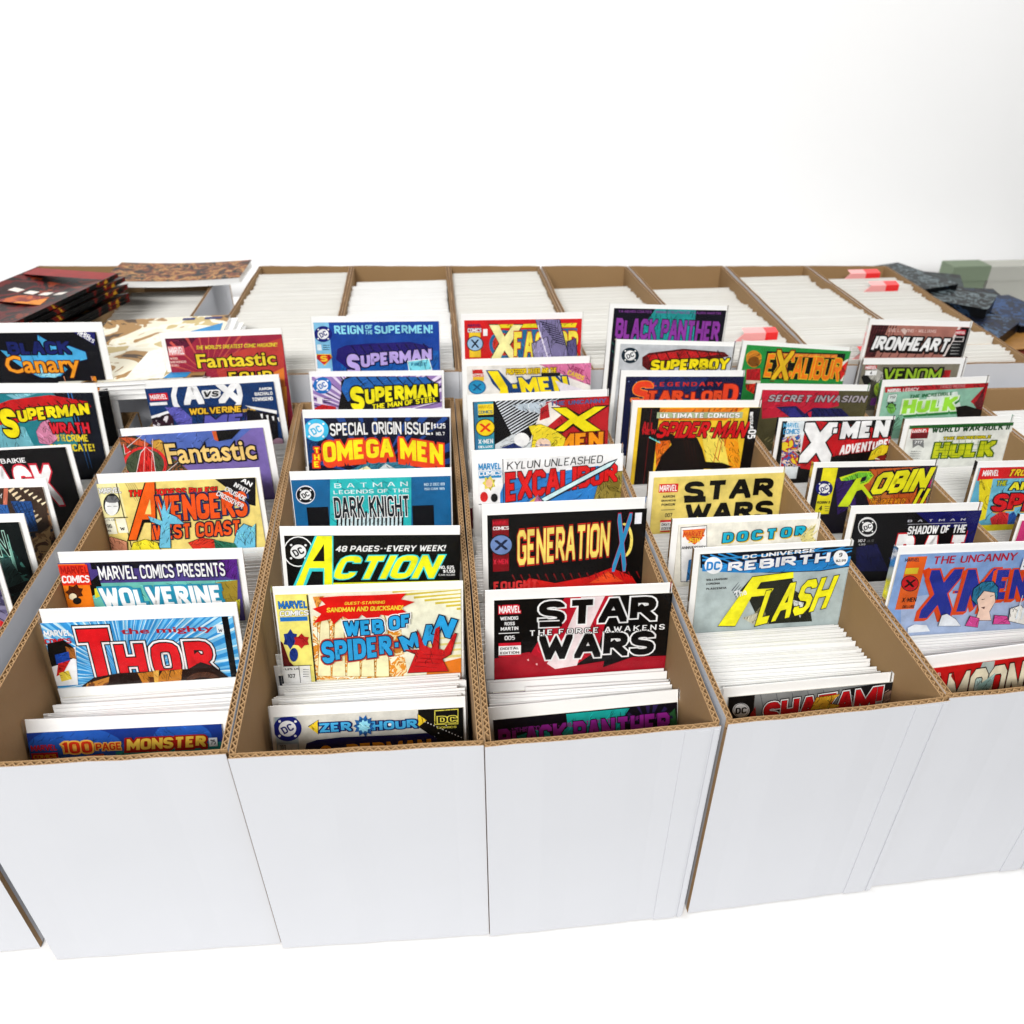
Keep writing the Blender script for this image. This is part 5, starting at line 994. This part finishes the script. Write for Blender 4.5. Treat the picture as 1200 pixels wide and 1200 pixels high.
zb = RB-.02
def lie(pts):  # centre of a px polygon on a plane
    return pts
# three white magazines at the front end of the second back box
p = onplane(182, 402, RB+.035)
g1 = 'white magazines stacked on the front end of a back row box'
for i in range(4):
    magazine('magazine', p.x+[.012,.006,.003,-.004][i], p.y-.005*(i == 3), RB+.004+.0072*i, .186, .25 if i < 3 else .245, .0066, [.02,-.015,.03,.05][i], (mB if i == 3 else M_BOARD), M_BOARD,
      ['white magazine at the bottom of the white stack behind the crimson comic', 'second lowest white magazine of the white stack behind the crimson comic', 'second highest white magazine of the white stack behind the crimson comic', 'magazine with cream and brown painting and blue corner on top of the white stack'][i], 'magazine', .0, g1,
      art=None if i < 3 else [(mat('#f2f0e4'), [(.0,.0),(.16,.0),(.12,.3),(0,.35)]), (mat('#f2f0e4'), [(.45,.02),(.72,.0),(.7,.5),(.5,.42)]), (mBl, [(.72,.0),(.88,.0),(.95,.25),(.8,.2)]), (mBl, [(.70,.5),(.98,.62),(.97,.85),(.74,.72)]), (mat('#1a2a70'), [(.62,.93),(.72,.93),(.72,.97),(.62,.97)]), (mat('#1a2a70'), [(.8,.93),(.94,.93),(.94,.97),(.8,.97)])])
p = onplane(208, 318, RB+.02)
magazine('magazine', p.x, p.y+.012, RB+.004, .25, .115, .012, -.02, mBr, M_BOARD, 'magazine with brown mottled painting lying across the rear of a left back box', curl=.004)
# red and black books on the far left
p = onplane(45, 352, RB+.05)
g2 = 'black glossy magazines piled on the left end box'
for i in range(6):
    o = magazine('magazine', p.x-.012+.006*math.sin(i*2.3), p.y+.004*math.cos(i*3.1), RB+.002+.0085*i, .160, .26, .0075, -.33+.03*math.sin(i*1.7), mRB if i == 5 else mDk, mDk,
      ['bottom black magazine of the pile at the upper left', 'second black magazine from the bottom of the pile at the upper left', 'third black magazine from the bottom of the pile at the upper left', 'fourth black magazine from the bottom of the pile at the upper left', 'black magazine just below the red one at the upper left', 'dark red and orange magazine on top of the pile at the upper left'][i], 'magazine', .011, g2, dark=True,
      art=None if i < 5 else [(mat('#9c1812'), [(.02,.85),(.98,.85),(.98,.99),(.02,.99)])] + [(mat('#f4ece4'), [(.17+k*.17,.60),(.28+k*.17,.60),(.29+k*.17,.655),(.18+k*.17,.655)]) for k in range(4)] + [(mat('A:e8941c,8a2010,c86418:30'), [(.25,.42),(.8,.40),(.7,.56),(.35,.57)])])
# ------------------------------------------------------------------ things on the table beyond the right end
mN = mat('A:080c18,12284c,080c18,4a6484,0a1020:26'); mG = mat('A:080e0e,16282a,3c4a4a,0a1010:26')
def pile(px, py, h, n, w, d, yaw, cov, sp, lab, g, t=.018):
    q = onplane(px, py, h); z = TT+.002
    tt = (h-z)/n
    for i in range(n):
        top = i == n-1
        magazine('book', q.x+.008*math.sin(i*2.1+px), q.y+.006*math.cos(i*1.3+py), z+i*tt, w, d, tt-.0006, yaw+.05*math.sin(i*1.9+px), cov if top or i % 2 else sp, sp,
          ('top book of ' if top else 'lower book in ')+lab, 'book', 0, g, dark=True)
mK = mat('A:06080c,0c1018,05070a,26384c,0a0c12:24'); mS = mat('A:0a1012,141e22,6c7a7e,080c10,10181c:34'); mBlu = mat('A:12284a,0e2038,2a5080,0a1424:30')
pile(1066, 322, RIM-.02, 8, .10, .17, .35, mS, mK, 'the small mottled pile near the rear corner of the right end box', 'books in the small mottled pile by the rear corner')
pile(1092, 330, RIM-.05, 6, .12, .17, -.5, mG, mK, 'the black and green pile at the upper right', 'books in the black and green pile')
pile(1112, 345, RIM-.03, 7, .11, .17, .9, mS, mK, 'the silvery glinting pile beyond the right end box', 'books in the silvery pile beyond the right end box')
pile(1131, 372, RIM-.05, 6, .13, .18, .7, mN, mK, 'the dark navy pile close beside the right end box', 'books in the dark navy pile beside the right end box')
pile(1150, 350, RIM-.07, 6, .12, .16, -.2, mK, mN, 'the black pile between the navy and the blue ones', 'books in the black pile between navy and blue')
pile(1186, 362, RIM-.06, 6, .12, .17, .1, mBlu, mK, 'the blue and black pile at the right edge', 'books in the blue and black pile at the right edge')
pile(1176, 392, RIM-.075, 3, .11, .15, .15, mat('#a87c40'), mat('#5c2c1c'), 'the tan pile at the right edge', 'books in the tan pile at the right edge')
pile(1215, 400, RIM-.08, 5, .13, .2, -.3, mat('#6c2c1c'), mK, 'the rust brown pile cut by the right edge', 'books in the rust brown pile')
def carton(px0, px1, py, Y, dep, m, label, name='carton'):
    a = ray(px0, py); a = CAMP+a*(Y/a.y); b_ = ray(px1, py); b_ = CAMP+b_*(Y/b_.y)
    zt = a.z; w = b_.x-a.x
    r = empty(name, Matrix.Translation(((a.x+b_.x)/2, Y+dep/2, TT+.001))); tag(r, label, 'box')
    h = zt-TT-.001
    mb = MB(); mb.box((-w/2, -dep/2, 0), (w/2, dep/2, h*.8), m); mb.build('body', r)
    mb = MB(); mb.box((-w/2-.003, -dep/2-.003, h*.8+.001), (w/2+.003, dep/2+.003, h), m); mb.build('lid', r)
carton(1119, 1160, 312.5, 1.90, .05, noisy('grey_green_card', '#6c7a64', .7, .05, 20, .1), 'low grey green storage box beyond the books at the upper right')
carton(1163, 1330, 312.5, 1.90, .05, noisy('pale_grey_card', '#a4a49c', .7, .05, 20, .1), 'low pale grey storage box at the upper right corner')
